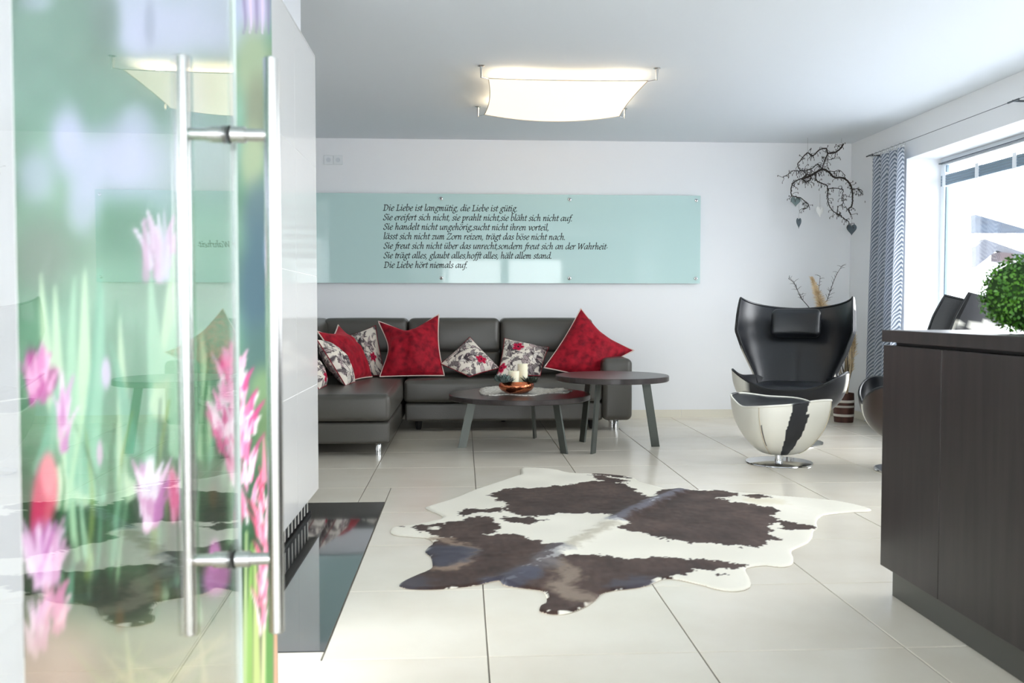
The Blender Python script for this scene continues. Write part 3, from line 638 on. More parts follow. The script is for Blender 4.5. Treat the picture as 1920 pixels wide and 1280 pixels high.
# ================================================================== CUSHIONS
def floral(n, seed, reds):
    """printed cloth: cream ground, grey and mauve leaves with dark outlines, red flowers; n x n colours"""
    rn = random.Random(seed); a = np.linspace(-1, 1, n); X, Y = np.meshgrid(a, a, indexing='ij'); I = np.ones((n, n, 3)) * np.array([226, 218, 206.])
    def bl(m, c): I[:] = I * (1 - m[..., None]) + np.array(c, float) * m[..., None]
    for k in range(70):
        cx, cy_ = rn.uniform(-1, 1), rn.uniform(-1, 1); an = rn.uniform(0, math.pi); L_ = rn.uniform(.12, .34); w = L_ * rn.uniform(.22, .38)
        u = (X - cx) * math.cos(an) + (Y - cy_) * math.sin(an); v = -(X - cx) * math.sin(an) + (Y - cy_) * math.cos(an) + .5 * (u * u) / L_
        t = np.clip(1 - (u / L_) ** 2, 0, 1); d = np.abs(v) - w * t
        inn = np.clip(.5 - d / .02, 0, 1) * (np.abs(u) < L_)
        bl(inn * .9, rn.choice([(214, 196, 190), (120, 112, 112), (176, 160, 160), (228, 222, 212), (84, 76, 80), (196, 172, 172), (232, 226, 216), (150, 140, 140)]))
        bl(np.clip(1 - np.abs(d) / .022, 0, 1) * (np.abs(u) < L_) * .85, (40, 30, 36)); bl(np.clip(1 - np.abs(v) / .014, 0, 1) * (np.abs(u) < L_ * .9) * .7, (60, 48, 54))
    for (cx, cy_, r) in reds:
        an = np.arctan2(Y - cy_, X - cx); d = np.hypot(X - cx, Y - cy_); rr = r * (.62 + .38 * np.abs(np.cos(an * 2.5)))
        m = np.clip((rr - d) / .03, 0, 1); bl(m, (170, 24, 58)); bl(m * np.clip(np.sin(d / r * 9) * .6, 0, 1), (222, 90, 116)); bl(np.clip((r * .24 - d) / .03, 0, 1), (40, 14, 24))
    return I
def pillow(name, label, corners, thick, kind, dips=(.08, .08, .08, .08), normal=None, seed=1, reds=(), n=56, sag=0., group='cushions on the corner sofa'):
    """corners: four 3D points around the seam; front bulges towards -normal"""
    Q = [np.array(c, float) for c in corners]; C0 = sum(Q) / 4
    nn = np.cross(Q[1] - Q[0], Q[3] - Q[0]); nn /= np.linalg.norm(nn)
    if nn @ (Cv - C0) < 0: nn = -nn
    a = np.linspace(-1, 1, n); U, V = np.meshgrid(a, a, indexing='ij'); s = (U + 1) / 2; t = (V + 1) / 2
    # concave edges: pull each edge towards the centre
    def edge(w): return (1 - w * w) ** 1.0
    B = (1 - s)[..., None] * (1 - t)[..., None] * Q[0] + s[..., None] * (1 - t)[..., None] * Q[1] + s[..., None] * t[..., None] * Q[2] + (1 - s)[..., None] * t[..., None] * Q[3]
    pull = dips[0] * edge(U) * (1 - t) ** 2 + dips[2] * edge(U) * t ** 2 + dips[1] * edge(V) * s ** 2 + dips[3] * edge(V) * (1 - s) ** 2
    B = B + (C0 - B) * pull[..., None]
    prof = (np.clip(1 - U ** 2, 0, 1) * np.clip(1 - V ** 2, 0, 1)) ** .5
    wr_ = (vnoise(U + 3, V + 5, 2.2, seed) - .5) * .5 + (vnoise(U * 1.0, V, 5, seed + 3) - .5) * .18
    hgt = thick * prof * (1 + .55 * wr_) - sag * thick * np.exp(-((U / .35) ** 2)) * np.clip(-V, 0, 1)
    front = B + nn * hgt[..., None]; back = B - nn * (hgt * .8)[..., None]
    root = empty(name, tuple(C0)); tag(root, label, 'cushion', group)
    mb = MB(); mb.grid(front - C0); m0 = len(mb.v); mb.grid((back - C0)); 
    mt = M_RED
    if kind == 'floral':
        f1 = floral(n, seed, reds).reshape(-1, 3); mb.c = lin(np.concatenate([f1, floral(n, seed + 50, reds).reshape(-1, 3)])); mt = M_FLORAL
    mb.build('cover', mt, root, True, None)
    rim = np.concatenate([B[:-1, 0], B[-1, :-1], B[:0:-1, -1], B[0, :0:-1]]) - C0
    MB().loop_tube(rim, .0055 if kind == 'red' else .004, 6).build('piping', M_PIPE if kind == 'red' else M_REDPIPE, root, True)
    return root
def q(x, y, Y): return atY(x, y, Y)
pillow('velvet_cushion', 'large red velvet cushion with two peaked corners against the sofa back', [q(709, 602, 7.33), q(823, 589, 7.36), q(833, 704, 7.12), q(712, 706, 7.08)], .12, 'red', (.52, .10, .02, .30), seed=2)
pillow('velvet_cushion', 'red velvet cushion tilted onto one corner beside the sofa armrest', [q(1089, 578, 7.34), q(1189, 657, 7.24), q(1128, 716, 7.10), q(1020, 689, 7.06)], .12, 'red', (.26, .22, .05, .06), seed=4)
pillow('velvet_cushion', 'red velvet cushion in the sofa corner between two floral cushions', [(-1.085, 6.62, .81), q(634, 609, 7.20), q(698, 706, 7.12), q(652, 716, 6.62)], .11, 'red', (.30, .12, .04, .14), seed=6)
pillow('floral_cushion', 'floral cushion leaning behind the large peaked red velvet cushion', [q(650, 630, 7.36), q(704, 610, 7.38), q(722, 704, 7.22), q(664, 706, 7.16)], .07, 'floral', (.05, .05, .03, .05), seed=11, reds=[(.55, .35, .22)])
pillow('floral_cushion', 'floral cushion slumped into a triangle at the middle of the sofa', [q(881, 632, 7.36), q(937, 690, 7.16), q(880, 706, 7.04), q(826, 682, 7.14)], .075, 'floral', (.05, .05, .02, .05), seed=12, reds=[(.45, -.3, .3)])
pillow('floral_cushion', 'floral cushion next to the armrest cushion, behind the candles', [q(946, 634, 7.36), q(1029, 651, 7.34), q(1013, 704, 7.12), q(932, 704, 7.06)], .075, 'floral', (.10, .06, .02, .05), seed=13, reds=[(-.35, -.45, .3), (-.9, .7, .25)])
pillow('floral_cushion', 'floral cushion edge-on at the chaise, in front of the red corner cushion', [q(594, 636, 6.35), q(609, 641, 6.72), q(666, 716, 6.66), q(648, 723, 6.38)], .085, 'floral', (.04, .05, .02, .05), seed=14, reds=[(.4, .2, .2)])
pillow('floral_cushion', 'floral cushion mostly hidden by the tiled stove, lowest on the chaise', [q(560, 668, 6.15), q(580, 672, 6.4), q(612, 722, 6.35), q(598, 730, 6.12)], .08, 'floral', (.04, .05, .02, .05), seed=15, reds=[(.5, .4, .4), (-.2, .6, .3)])

# ================================================================== COFFEE TABLES
def table(label, c, r, z, th, legs, n=64):
    t = empty('coffee_table', (c[0], c[1], 0)); tag(t, label, 'table', 'round coffee tables')
    MB().lathe([(r - .006, z - th), (r, z - th + .004), (r, z - .004), (r - .004, z)], n=n).build('tabletop', M_TABLE, t, True, 30)
    for (x, y) in legs:
        d = np.array([x - c[0], y - c[1]]); d = d / np.linalg.norm(d); p = np.array([-d[1], d[0]])
        bot = np.array([x - c[0], y - c[1]]); top = bot - d * .075; w, e = .029, .007; V = []
        for (o, zz) in ((bot, 0.), (top, z - th)):
            for (a, b) in ((-w, -e), (w, -e), (w, e), (-w, e)): V.append((*(o + d * a + p * b), zz))
        MB().add(V, [(0, 3, 2, 1), (4, 5, 6, 7), (0, 1, 5, 4), (1, 2, 6, 5), (2, 3, 7, 6), (3, 0, 4, 7)]).build('leg', M_LEG, t)
        pl = top - d * .03
        MB().box((pl[0] - .05, pl[1] - .05, z - th - .004), (pl[0] + .05, pl[1] + .05, z - th)).build('mounting_plate', M_LEG, t)
    return t
table('lower round dark wood coffee table carrying the copper bowl', (.40, 6.20), .50, .378, .036, [(-.009, 6.169), (.541, 6.602), (.681, 5.878)])
table('taller smaller round dark wood table with an empty top beside the armrest', (1.043, 6.11), .395, .513, .038, [(.875, 5.867), (1.361, 6.141), (.874, 6.395)])
ZT = .3785
# lace cloth
cl = smooth_line([(899, 735), (905, 728), (930, 725), (965, 724), (1000, 727), (1030, 730), (1052, 729), (1066, 733), (1064, 737), (1045, 737), (1020, 739), (1000, 742), (975, 742), (950, 740), (925, 742), (905, 740)], 6, True)
pts = np.array([fl(p[0], p[1], ZT)[:2] for p in cl]); cc = pts.mean(0)
mb = MB(); K = len(pts); RNGS = 9
for i in range(RNGS + 1):
    for k in range(K):
        p = cc + (pts[k] - cc) * (i / RNGS) * (1 + (.025 * math.sin(k * 1.9) if i == RNGS else 0)); mb.v.append((p[0] - cc[0], p[1] - cc[1], .003 + .004 * float(vnoise(np.array(p[0]), np.array(p[1]), 22, 4)) + (.004 * math.sin(k * .9) ** 2 if i == RNGS else 0)))
for i in range(RNGS):
    for k in range(K): mb.f.append((i * K + k, i * K + (k + 1) % K, (i + 1) * K + (k + 1) % K, (i + 1) * K + k))
for k in range(K): mb.v.append((pts[k][0] - cc[0], pts[k][1] - cc[1], 0.0005))
for k in range(K): mb.f.append((RNGS * K + k, RNGS * K + (k + 1) % K, (RNGS + 1) * K + (k + 1) % K, (RNGS + 1) * K + k))
ct = empty('lace_cloth', (cc[0], cc[1], ZT)); tag(ct, 'crumpled white lace cloth on the lower coffee table', 'cloth')
mb.build('cloth', mat('lace', (226, 222, 214), .9, noise=(60, (176, 170, 160), .45, .65), bump=(120, .6)), ct, True, None)
tip = fl(1060, 734, ZT)
for k in range(14):
    a = random.uniform(-.5, .5); MB().tube([(tip[0] - cc[0] - .02, tip[1] - cc[1], .006), (tip[0] - cc[0] + .05 * math.cos(a), tip[1] - cc[1] + .05 * math.sin(a), .003 + .006 * random.random())], .0016, 5).build('tassel', mat('grey_yarn', (150, 154, 150), .9), ct)
# copper bowl, candles, greenery
BX, BY = .372, 6.13; BZ = ZT + .0075
bw = MB().lathe([(.05, 0), (.075, .004), (.108, .022), (.124, .045), (.122, .062), (.110, .078), (.104, .086), (.100, .086), (.106, .074), (.116, .058), (.112, .04), (.09, .02), (.02, .012)], n=48).build('copper_bowl', mat('hammered_copper', (206, 120, 84), .16, 1.0, bump=(55, .35)), None, True, None, (BX, BY, BZ))
tag(bw, 'shiny copper bowl holding candles on the lace cloth', 'bowl')
M_WAX = mat('ivory_wax', (240, 232, 206), .5, spec=.3, Subsurface_Weight=.2)
def candle(label, x, y, r, z0, z1):
    c = MB().lathe([(r * .96, 0), (r, .003), (r, z1 - z0 - .004), (r * .93, z1 - z0), (r * .6, z1 - z0 - .004), (.002, z1 - z0 - .005)], n=28).build('pillar_candle', M_WAX, None, True, 35, (x, y, z0)); tag(c, label, 'candle', 'candles in the copper bowl')
    MB().tube([(0, 0, z1 - z0 - .006), (.001, 0, z1 - z0 + .008)], .0014, 6).build('wick', M_RUBBER, c)
candle('taller ivory pillar candle at the back of the copper bowl', .418, 6.165, .036, BZ + .022, atY(978, 682, 6.15)[2])
candle('shorter ivory pillar candle at the front of the copper bowl', .352, 6.10, .038, BZ + .022, atY(965, 695.5, 6.08)[2])
def rosette(label, x, y, z, s, col, n=34, name='succulent'):
    m = MB()
    for k in range(n):
        a = k * 2.4; e = .25 + 1.1 * k / n; L_ = s * (.45 + .75 * (1 - k / n)) * random.uniform(.8, 1.15); d = np.array([math.cos(a) * math.cos(e), math.sin(a) * math.cos(e), math.sin(e)]); p = np.array([-math.sin(a), math.cos(a), 0]); upv = np.cross(d, p)
        b0 = np.array([0, 0, 0.0]); mid = b0 + d * L_ * .6; tipp = b0 + d * L_ + np.array([0, 0, .15 * L_]); w = L_ * .26
        m.add([b0, mid + p * w, tipp, mid - p * w, mid - upv * w * .35, mid + upv * w * .2], [(0, 1, 5), (5, 1, 2), (2, 3, 5), (5, 3, 0), (0, 4, 1), (1, 4, 2), (2, 4, 3), (3, 4, 0)])
    o = m.build(name, mat('succulent_' + str(col[0]), col, .6, noise=(40, tuple(int(c * .55) for c in col), .4, .65)), None, False, loc=(x, y, z)); tag(o, label, 'plant', 'greenery in the copper bowl'); return o
rosette('grey-green succulent at one rim of the copper bowl, in front of the shorter candle', (.285), 6.05, BZ + .078, .080, (122, 142, 138), 60)
rosette('small dark green sprig at the rim of the copper bowl behind the taller candle', (.468), 6.10, BZ + .072, .070, (58, 70, 58), 26)

# ================================================================== COW HIDE
def c7(P): return [(700 + x / 2, 860 + y / 2) for x, y in P]
def topl(P): return np.array([fl(x, y)[:2] for x, y in P])
OUT = [(65, 268), (80, 258), (150, 250), (240, 232), (258, 222), (248, 212), (200, 190), (205, 180), (300, 150), (380, 118), (470, 88), (530, 68), (553, 60), (555, 38), (600, 36), (680, 42), (740, 55), (800, 57), (870, 59), (965, 70), (1000, 88), (1060, 105), (1110, 118), (1190, 120), (1300, 121), (1400, 131), (1520, 142), (1600, 148), (1680, 155), (1760, 165), (1830, 180), (1866, 192), (1855, 200), (1800, 202), (1700, 212), (1675, 222), (1662, 238), (1665, 262), (1650, 275), (1645, 300), (1620, 325), (1570, 348), (1575, 375), (1570, 400), (1530, 408), (1470, 402), (1420, 408), (1395, 418), (1410, 450), (1416, 475), (1400, 492), (1350, 499), (1290, 492), (1240, 478), (1170, 462), (1120, 452), (1080, 456), (1020, 480), (960, 490), (900, 497), (855, 510), (830, 535), (790, 560), (730, 582), (670, 586), (625, 575), (630, 552), (650, 540), (645, 512), (625, 496), (560, 488), (490, 478), (475, 462), (450, 462), (400, 474), (330, 484), (240, 492), (150, 492), (105, 485), (98, 475), (120, 458), (170, 435), (215, 415), (222, 400), (215, 370), (195, 352), (205, 335), (225, 318), (200, 300), (150, 296), (90, 290), (68, 282)]
PATCH = [[(435, 140), (500, 120), (545, 112), (600, 118), (660, 108), (720, 105), (760, 98), (800, 88), (870, 88), (940, 98), (975, 120), (1000, 135), (1055, 155), (1040, 175), (990, 205), (940, 238), (905, 235), (880, 215), (830, 210), (760, 212), (690, 212), (640, 220), (560, 222), (500, 205), (510, 185), (470, 160)],
         [(806, 55), (880, 57), (978, 75), (950, 81), (900, 71), (815, 63)], [(806, 67), (860, 69), (952, 85), (948, 96), (880, 90), (830, 79)],
         [(1060, 125), (1110, 122), (1170, 128), (1300, 122), (1362, 135), (1355, 150), (1285, 152), (1380, 172), (1480, 185), (1524, 200), (1488, 215), (1528, 232), (1478, 250), (1502, 270), (1486, 290), (1532, 305), (1470, 320), (1450, 337), (1400, 338), (1330, 330), (1250, 325), (1150, 317), (1080, 307), (1030, 287), (930, 272), (913, 258), (980, 250), (900, 238), (960, 210), (1030, 180), (1070, 165), (1065, 140)],
         [(1366, 141), (1440, 140), (1497, 150), (1410, 156)], [(1500, 240), (1550, 237), (1600, 248), (1666, 258), (1655, 270), (1600, 273), (1530, 268)],
         [(150, 258), (240, 250), (330, 240), (370, 222), (440, 225), (472, 250), (470, 280), (400, 290), (330, 296), (250, 300), (200, 285), (145, 270)],
         [(466, 228), (530, 223), (600, 228), (648, 238), (580, 249), (500, 243)], [(308, 215), (370, 190), (420, 195), (505, 184), (480, 206), (400, 209), (330, 222)], [(85, 257), (125, 257), (105, 264)],
         [(240, 305), (330, 295), (420, 290), (520, 292), (580, 305), (640, 322), (690, 333), (700, 350), (640, 390), (560, 435), (490, 470), (475, 462), (400, 480), (240, 500), (150, 500), (88, 480), (170, 430), (215, 410), (208, 370), (188, 352), (220, 318)],
         [(540, 450), (620, 402), (700, 378), (760, 370), (860, 365), (920, 376), (970, 380), (1060, 372), (1150, 381), (1230, 382), (1300, 390), (1370, 400), (1397, 418), (1330, 419), (1250, 421), (1170, 429), (1150, 441), (1040, 459), (1005, 488), (900, 503), (860, 515), (795, 565), (670, 595), (615, 580), (640, 540), (636, 512), (560, 494), (480, 480)],
         [(1278, 441), (1320, 439), (1327, 446), (1285, 449)]]
WHITE = [[(185, 263), (235, 262), (255, 270), (215, 275)]]
hid_out = smooth_line(topl(c7(OUT)), 4, True)
mn = hid_out.min(0) - .02; mx_ = hid_out.max(0) + .02; st_ = .0085
gx_ = np.arange(mn[0], mx_[0], st_); gy_ = np.arange(mn[1], mx_[1], st_); GX, GY = np.meshgrid(gx_, gy_, indexing='ij')
ins = inside(hid_out, GX, GY)
cell = ins[:-1, :-1].astype(int) + ins[1:, :-1] + ins[1:, 1:] + ins[:-1, 1:]; keep = cell > 1
used = np.zeros(GX.shape, bool)
for di in (0, 1):
    for dj in (0, 1): used[di:di + keep.shape[0], dj:dj + keep.shape[1]] |= keep
PXY = np.stack([GX, GY], -1)
# snap outside vertices, and rim vertices, to the outline
A = hid_out; Bq = np.roll(hid_out, -1, 0); dAB = Bq - A; L2 = (dAB ** 2).sum(1) + 1e-12
dist = np.full(GX.shape, 9.0)
idx = np.argwhere(used)
for s0 in range(0, len(idx), 4000):
    ix = idx[s0:s0 + 4000]; P = PXY[ix[:, 0], ix[:, 1]]
    t = np.clip(((P[:, None] - A[None]) * dAB[None]).sum(-1) / L2[None], 0, 1); C_ = A[None] + t[..., None] * dAB[None]; d = np.linalg.norm(P[:, None] - C_, axis=-1); k = d.argmin(1); dd = d[np.arange(len(P)), k]
    dist[ix[:, 0], ix[:, 1]] = dd; out = ~ins[ix[:, 0], ix[:, 1]]
    PXY[ix[out, 0], ix[out, 1]] = C_[np.arange(len(P)), k][out]; dist[ix[out, 0], ix[out, 1]] = 0
# colours
jx = GX + (vnoise(GX, GY, 26, 3) - .5) * .05 + (vnoise(GX, GY, 80, 5) - .5) * .03; jy = GY + (vnoise(GX, GY, 26, 4) - .5) * .04 + (vnoise(GX, GY, 80, 6) - .5) * .03
colh = np.ones(GX.shape + (3,)) * np.array([232, 228, 214.]); colh += ((vnoise(GX, GY, 5, 9) - .5) * 16)[..., None]
br = np.zeros(GX.shape, bool)
for p in PATCH: br |= inside(topl(c7(p)), jx, jy)
for p in WHITE: br &= ~inside(topl(c7(p)), jx, jy)
brn = np.array([62, 43, 36.]) + ((vnoise(GX, GY, 9, 11) - .5) * 30)[..., None] + ((vnoise(GX, GY * .4, 70, 12) - .5) * 22)[..., None] * np.array([1, .9, .85])
colh = np.where(br[..., None], brn, colh)
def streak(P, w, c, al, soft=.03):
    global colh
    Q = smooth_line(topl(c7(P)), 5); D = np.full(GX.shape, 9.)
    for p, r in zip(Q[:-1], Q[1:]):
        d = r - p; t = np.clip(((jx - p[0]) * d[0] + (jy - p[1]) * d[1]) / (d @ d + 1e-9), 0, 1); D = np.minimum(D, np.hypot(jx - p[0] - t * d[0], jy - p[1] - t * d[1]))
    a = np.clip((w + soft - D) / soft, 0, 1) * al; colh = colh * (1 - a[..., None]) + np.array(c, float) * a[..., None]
streak([(235, 303), (300, 318), (350, 335), (368, 356), (335, 395), (285, 415), (225, 415)], .012, (150, 130, 112), .8)
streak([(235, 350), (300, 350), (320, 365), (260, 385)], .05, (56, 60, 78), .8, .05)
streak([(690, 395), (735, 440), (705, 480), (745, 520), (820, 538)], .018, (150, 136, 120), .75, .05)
streak([(560, 440), (640, 400), (690, 345)], .03, (104, 104, 112), .6, .04)  # this and the next: front ridge's sky sheen, painted into the hair colour
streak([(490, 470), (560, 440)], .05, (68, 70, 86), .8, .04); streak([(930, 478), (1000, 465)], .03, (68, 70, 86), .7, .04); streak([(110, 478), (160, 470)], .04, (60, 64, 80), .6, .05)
streak([(905, 238), (980, 200), (1060, 165), (1150, 130)], .018, (118, 122, 138), .7, .03)  # sky sheen on the rear ridge, painted as blue-grey hair
streak([(740, 335), (800, 300), (890, 255)], .012, (176, 168, 148), .6, .04)
streak([(1440, 162), (1500, 165)], .03, (214, 204, 172), .5, .06)
# relief: body waves, spine ridge, rim
zz = .0055 + .004 * vnoise(GX, GY, 2.5, 20) + .0015 * vnoise(GX, GY, 30, 21)
def ridge(P, w, h):
    global zz
    Q = topl(c7(P)); D = np.full(GX.shape, 9.)
    for p, r in zip(Q[:-1], Q[1:]):
        d = r - p; t = np.clip(((GX - p[0]) * d[0] + (GY - p[1]) * d[1]) / (d @ d + 1e-9), 0, 1); D = np.minimum(D, np.hypot(GX - p[0] - t * d[0], GY - p[1] - t * d[1]))
    zz = zz + h * np.exp(-(D / w) ** 2)
ridge([(905, 238), (980, 200), (1060, 165), (1150, 128)], .05, .016); ridge([(490, 470), (570, 432), (690, 345)], .05, .014); ridge([(720, 340), (800, 300), (890, 255)], .06, .008)
zz = zz * np.clip(.35 + dist / .02, 0, 1)
mb = MB(); vid = -np.ones(GX.shape, int); ui = np.argwhere(used); vid[ui[:, 0], ui[:, 1]] = np.arange(len(ui))
HC0 = hid_out.mean(0)
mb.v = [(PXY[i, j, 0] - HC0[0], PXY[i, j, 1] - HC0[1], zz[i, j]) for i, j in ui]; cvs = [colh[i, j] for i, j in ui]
edges = {}
for i, j in np.argwhere(keep):
    f = (int(vid[i, j]), int(vid[i + 1, j]), int(vid[i + 1, j + 1]), int(vid[i, j + 1])); mb.f.append(f)
    for a, b in zip(f, f[1:] + f[:1]):
        if (b, a) in edges: del edges[(b, a)]
        else: edges[(a, b)] = 1
low = {}
for a, b in edges:
    for k in (a, b):
        if k not in low: low[k] = len(mb.v); mb.v.append((mb.v[k][0], mb.v[k][1], 0.0008)); cvs.append(np.array([214, 200, 180.]))
    mb.f.append((b, a, low[a], low[b]))
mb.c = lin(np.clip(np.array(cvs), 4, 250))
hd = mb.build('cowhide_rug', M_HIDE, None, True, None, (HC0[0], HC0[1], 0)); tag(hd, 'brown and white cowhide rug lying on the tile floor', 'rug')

# ================================================================== SWIVEL CHAIRS
def pony(P, fn): return lin(np.array([fn(p) for p in P]))
WH, BK, BR = np.array([232, 230, 220.]), np.array([22, 24, 30.]), np.array([52, 38, 32.])
def patchy(seed, thr, dark):
    def fn(p):
        x, y, z = p; n_ = float(vnoise(np.array(x * 1.0 + y * .7 + seed), np.array(z * .8 + y - x * .3 + seed * 2), 4.2, seed)) * .75 + float(vnoise(np.array(x + y), np.array(z + y), 16, seed)) * .25
        a = min(max((n_ - thr) / .03 + .5, 0), 1); return WH * (1 - a) + dark * a
    return fn
def bowl_surface(rim_r, rim_h, z0, r0, nphi=72, nt=18, inset=0., power=1.5, rp=.75):
    G = np.zeros((nphi, nt, 3))
    for i in range(nphi):
        ph = 2 * math.pi * i / nphi; R1 = rim_r(ph) - inset; H1 = rim_h(ph)
        for k in range(nt):
            t = k / (nt - 1); r = r0 + (R1 - r0) * math.sin(t * math.pi / 2) ** rp; z = z0 + (H1 - z0) * t ** power
            G[i, k] = (r * math.sin(ph), -r * math.cos(ph), z)
    return G
def gauss(a, c, w):
    d = (a - c + math.pi) % (2 * math.pi) - math.pi; return math.exp(-(d / w) ** 2)
def chair(label, loc, rz, fn_bowl, fn_back, head=True):
    c = empty('swivel_armchair', loc, rz); tag(c, label, 'armchair', 'cowhide wing armchairs')
    MB().lathe([(.225, 0), (.228, .003), (.226, .009), (.20, .013), (.04, .017)], n=56).build('base_plate', M_CHROME, c, True, 30)
    MB().lathe([(.032, .015), (.03, .03), (.03, .25)], n=24).build('column', M_CHROME, c, True)
    def rr(ph): return .315 + .150 * (gauss(ph, R_(58), .50) + gauss(ph, R_(-58), .50)) + .04 * (gauss(ph, R_(95), .5) + gauss(ph, R_(-95), .5)) + .03 * gauss(ph, math.pi, .8)
    def rh(ph): return .400 + .125 * (gauss(ph, R_(64), .42) + gauss(ph, R_(-64), .42)) + .06 * (gauss(ph, R_(110), .5) + gauss(ph, R_(-110), .5)) + .05 * gauss(ph, math.pi, .8)
    G = bowl_surface(rr, rh, .19, .10); mb = MB().grid(G, True); mb.f.append(tuple(i * 18 for i in range(72))); mb.c = pony(mb.v, fn_bowl); mb.build('seat_shell', M_PONY, c, True, None)
    Gi = bowl_surface(rr, lambda p: rh(p) + .004, .33, .05, inset=.022, power=2.4, rp=.55); mi = MB().grid(Gi, True); mi.f.append(tuple(i * 18 for i in range(72))[::-1]); mi.build('seat_lining', M_BLACKL, c, True, None)
    rim = np.array([((rr(p) - .008) * math.sin(p), -(rr(p) - .008) * math.cos(p), rh(p) + .004) for p in np.linspace(0, 2 * math.pi, 96, endpoint=False)]); MB().loop_tube(rim, .010, 8).build('piping', M_BLACKL, c, True)
    # seat cushion
    S = []
    for i in range(48):
        ph = 2 * math.pi * i / 48; row = []
        for t in np.linspace(0, 1, 12):
            r = .325 * (abs(math.cos(ph)) ** 4 + abs(math.sin(ph)) ** 4) ** -.25 * .93 * t; row.append((r * math.sin(ph), -.01 - r * math.cos(ph), .405 + .035 * (1 - t ** 6) - (.03 if t == 1 else 0)))
        S.append(row)
    MB().grid(np.array(S), True).build('seat_cushion', M_BLACKL, c, True, None)
    # wing back
    nu, nv = 41, 36; Gf = np.zeros((nu, nv, 3)); Gb = np.zeros((nu, nv, 3))
    zs = [.36, .49, .60, .66, .81, .93, 1.06]; ws = [.265, .30, .355, .385, .44, .437, .43]; wg = [.05, .09, .14, .17, .24, .25, .24]
    for i in range(nu):
        u = -1 + 2 * i / (nu - 1)
        for k in range(nv):
            v = k / (nv - 1); z = .36 + .70 * v; w = np.interp(z, zs, ws); g_ = np.interp(z, zs, wg)
            zt_ = z - .085 * v ** 2 * (1 - abs(u) ** 1.8)
            yc = .20 + .20 * v + .06 * v * v; e = abs(u) ** 2.6
            Gf[i, k] = (w * math.sin(u * 1.35) / math.sin(1.35), yc - g_ * e + .012 * math.exp(-((u / .05) ** 2)) * (1 - v), zt_)
            off = .062 * (1 - .45 * abs(u) ** 6) * (1 - .45 * v ** 8)
            tx = math.copysign(min(abs(u) ** 4, 1) * .75, u); nrm = np.array([tx, math.sqrt(1 - tx * tx), 0]); Gb[i, k] = Gf[i, k] + nrm * off + np.array([0, .02 * (1 - e), 0])
    mf = MB().grid(Gf); mf.build('back_lining', M_BLACKL, c, True, None)
    mk = MB().grid(Gb); mk.c = pony(mk.v, fn_back); bs = mk.build('back_shell', M_PONY, c, True, None)
    def edge_pts(G): return np.concatenate([G[0, :, :], G[1:, -1, :], G[-1, -2::-1, :]])
    ea, eb = edge_pts(Gf), edge_pts(Gb); me2 = MB().grid(np.stack([ea, (ea + eb) / 2 + np.array([0, -.004, .004]), eb], 1)); me2.c = pony([tuple(p) for p in me2.v], fn_back); me2.build('back_edge', M_PONY, c, True, None)
    MB().tube(ea, .008, 8).build('piping', M_BLACKL, c, True)
    if head:
        hb = MB().rbox((-.195, -.05, -.105), (.195, .045, .105), .045, 8, (0, .02, .006)); V = np.array(hb.v); V[:, 1] -= .10 * (V[:, 0] / .2) ** 2 * .55; V[:, 1] += .22 * (V[:, 2]); hb.v = [tuple(p) for p in V]
        h = hb.build('headrest', M_BLACKL, c, True, None); h.location = (0, .315, .868)
    for k_ in c.children:
        if k_.name.split('.')[0] not in ('base_plate', 'column'): k_.scale = (.93, .95, 1)
    return c
def arm_fn(p):      # chair by the plant: pale on one flank, dark on the other
    x, y, z = p; n_ = float(vnoise(np.array(x * 2 + 9), np.array(z * 1.5 + y), 5, 3))
    if y < -.12 and abs(x) < .30 and z > .27: return BK
    d = (x > .12 and not (x > .40 and z > .40 and y > -.22)) or (n_ > .80 and y > 0)
    return BK if d else WH
chair('cowhide and black leather wing armchair facing the camera beside the dried grasses', (2.39, 6.28, 0), R_(-27), arm_fn, patchy(5, .52, BK))
chair('cowhide and black leather wing armchair half hidden behind the counter', (2.71, 5.12, 0), R_(-111), patchy(8, .30, BR), lambda p: BK if p[2] > .93 + .03 * math.sin(40 * p[0]) else patchy(12, .45, BK)(p))
# footstool: rounded-square pod
oc = empty('footstool', (2.0, 5.45, 0), R_(0)); tag(oc, 'white and black cowhide pod footstool on a steel disc', 'footstool')
MB().lathe([(.205, 0), (.207, .003), (.205, .008), (.18, .011), (.04, .014)], n=56).build('base_plate', M_CHROME, oc, True, 30)
MB().lathe([(.026, .012), (.024, .03), (.024, .10)], n=24).build('column', M_CHROME, oc, True)
A0 = R_(-21.6) - math.atan2(2.0, 5.45)      # seam direction, measured from -Y
def o_r(ph):
    a = ph - A0 - math.pi / 4; return .262 * (abs(math.cos(a)) ** 5 + abs(math.sin(a)) ** 5) ** -.2 * (1.0)
def o_h(ph): a = ph - A0; return .390 + .008 * math.cos(4 * a) + .024 * math.cos(2 * (a - R_(68)))
def o_fn(p):
    x, y, z = p; ph = (math.atan2(x, -y) - A0 + math.pi) % (2 * math.pi) - math.pi
    n_ = (float(vnoise(np.array(ph * 3), np.array(z), 9, 2)) - .5) * 14
    d = math.degrees(ph) + n_ * .35; c_ = 51 - 42 * (.38 - z)
    wdt = 13 if z > .2 else 12
    if c_ - wdt < d < c_ + wdt * (.55 if z > .34 else 1): return BK
    if -1.5 + (.28 - z) * 10 < d < 3.5 and .13 < z < .27: return BK
    if -100 < d < -86: return BK
    return WH
Go = bowl_surface(o_r, o_h, .062, .09, 240, 56, power=1.2, rp=.74); mb = MB().grid(Go, True); mb.f.append(tuple(i * 56 for i in range(240))); mb.c = pony(mb.v, o_fn); mb.build('shell', M_PONY, oc, True, None)
rows = []
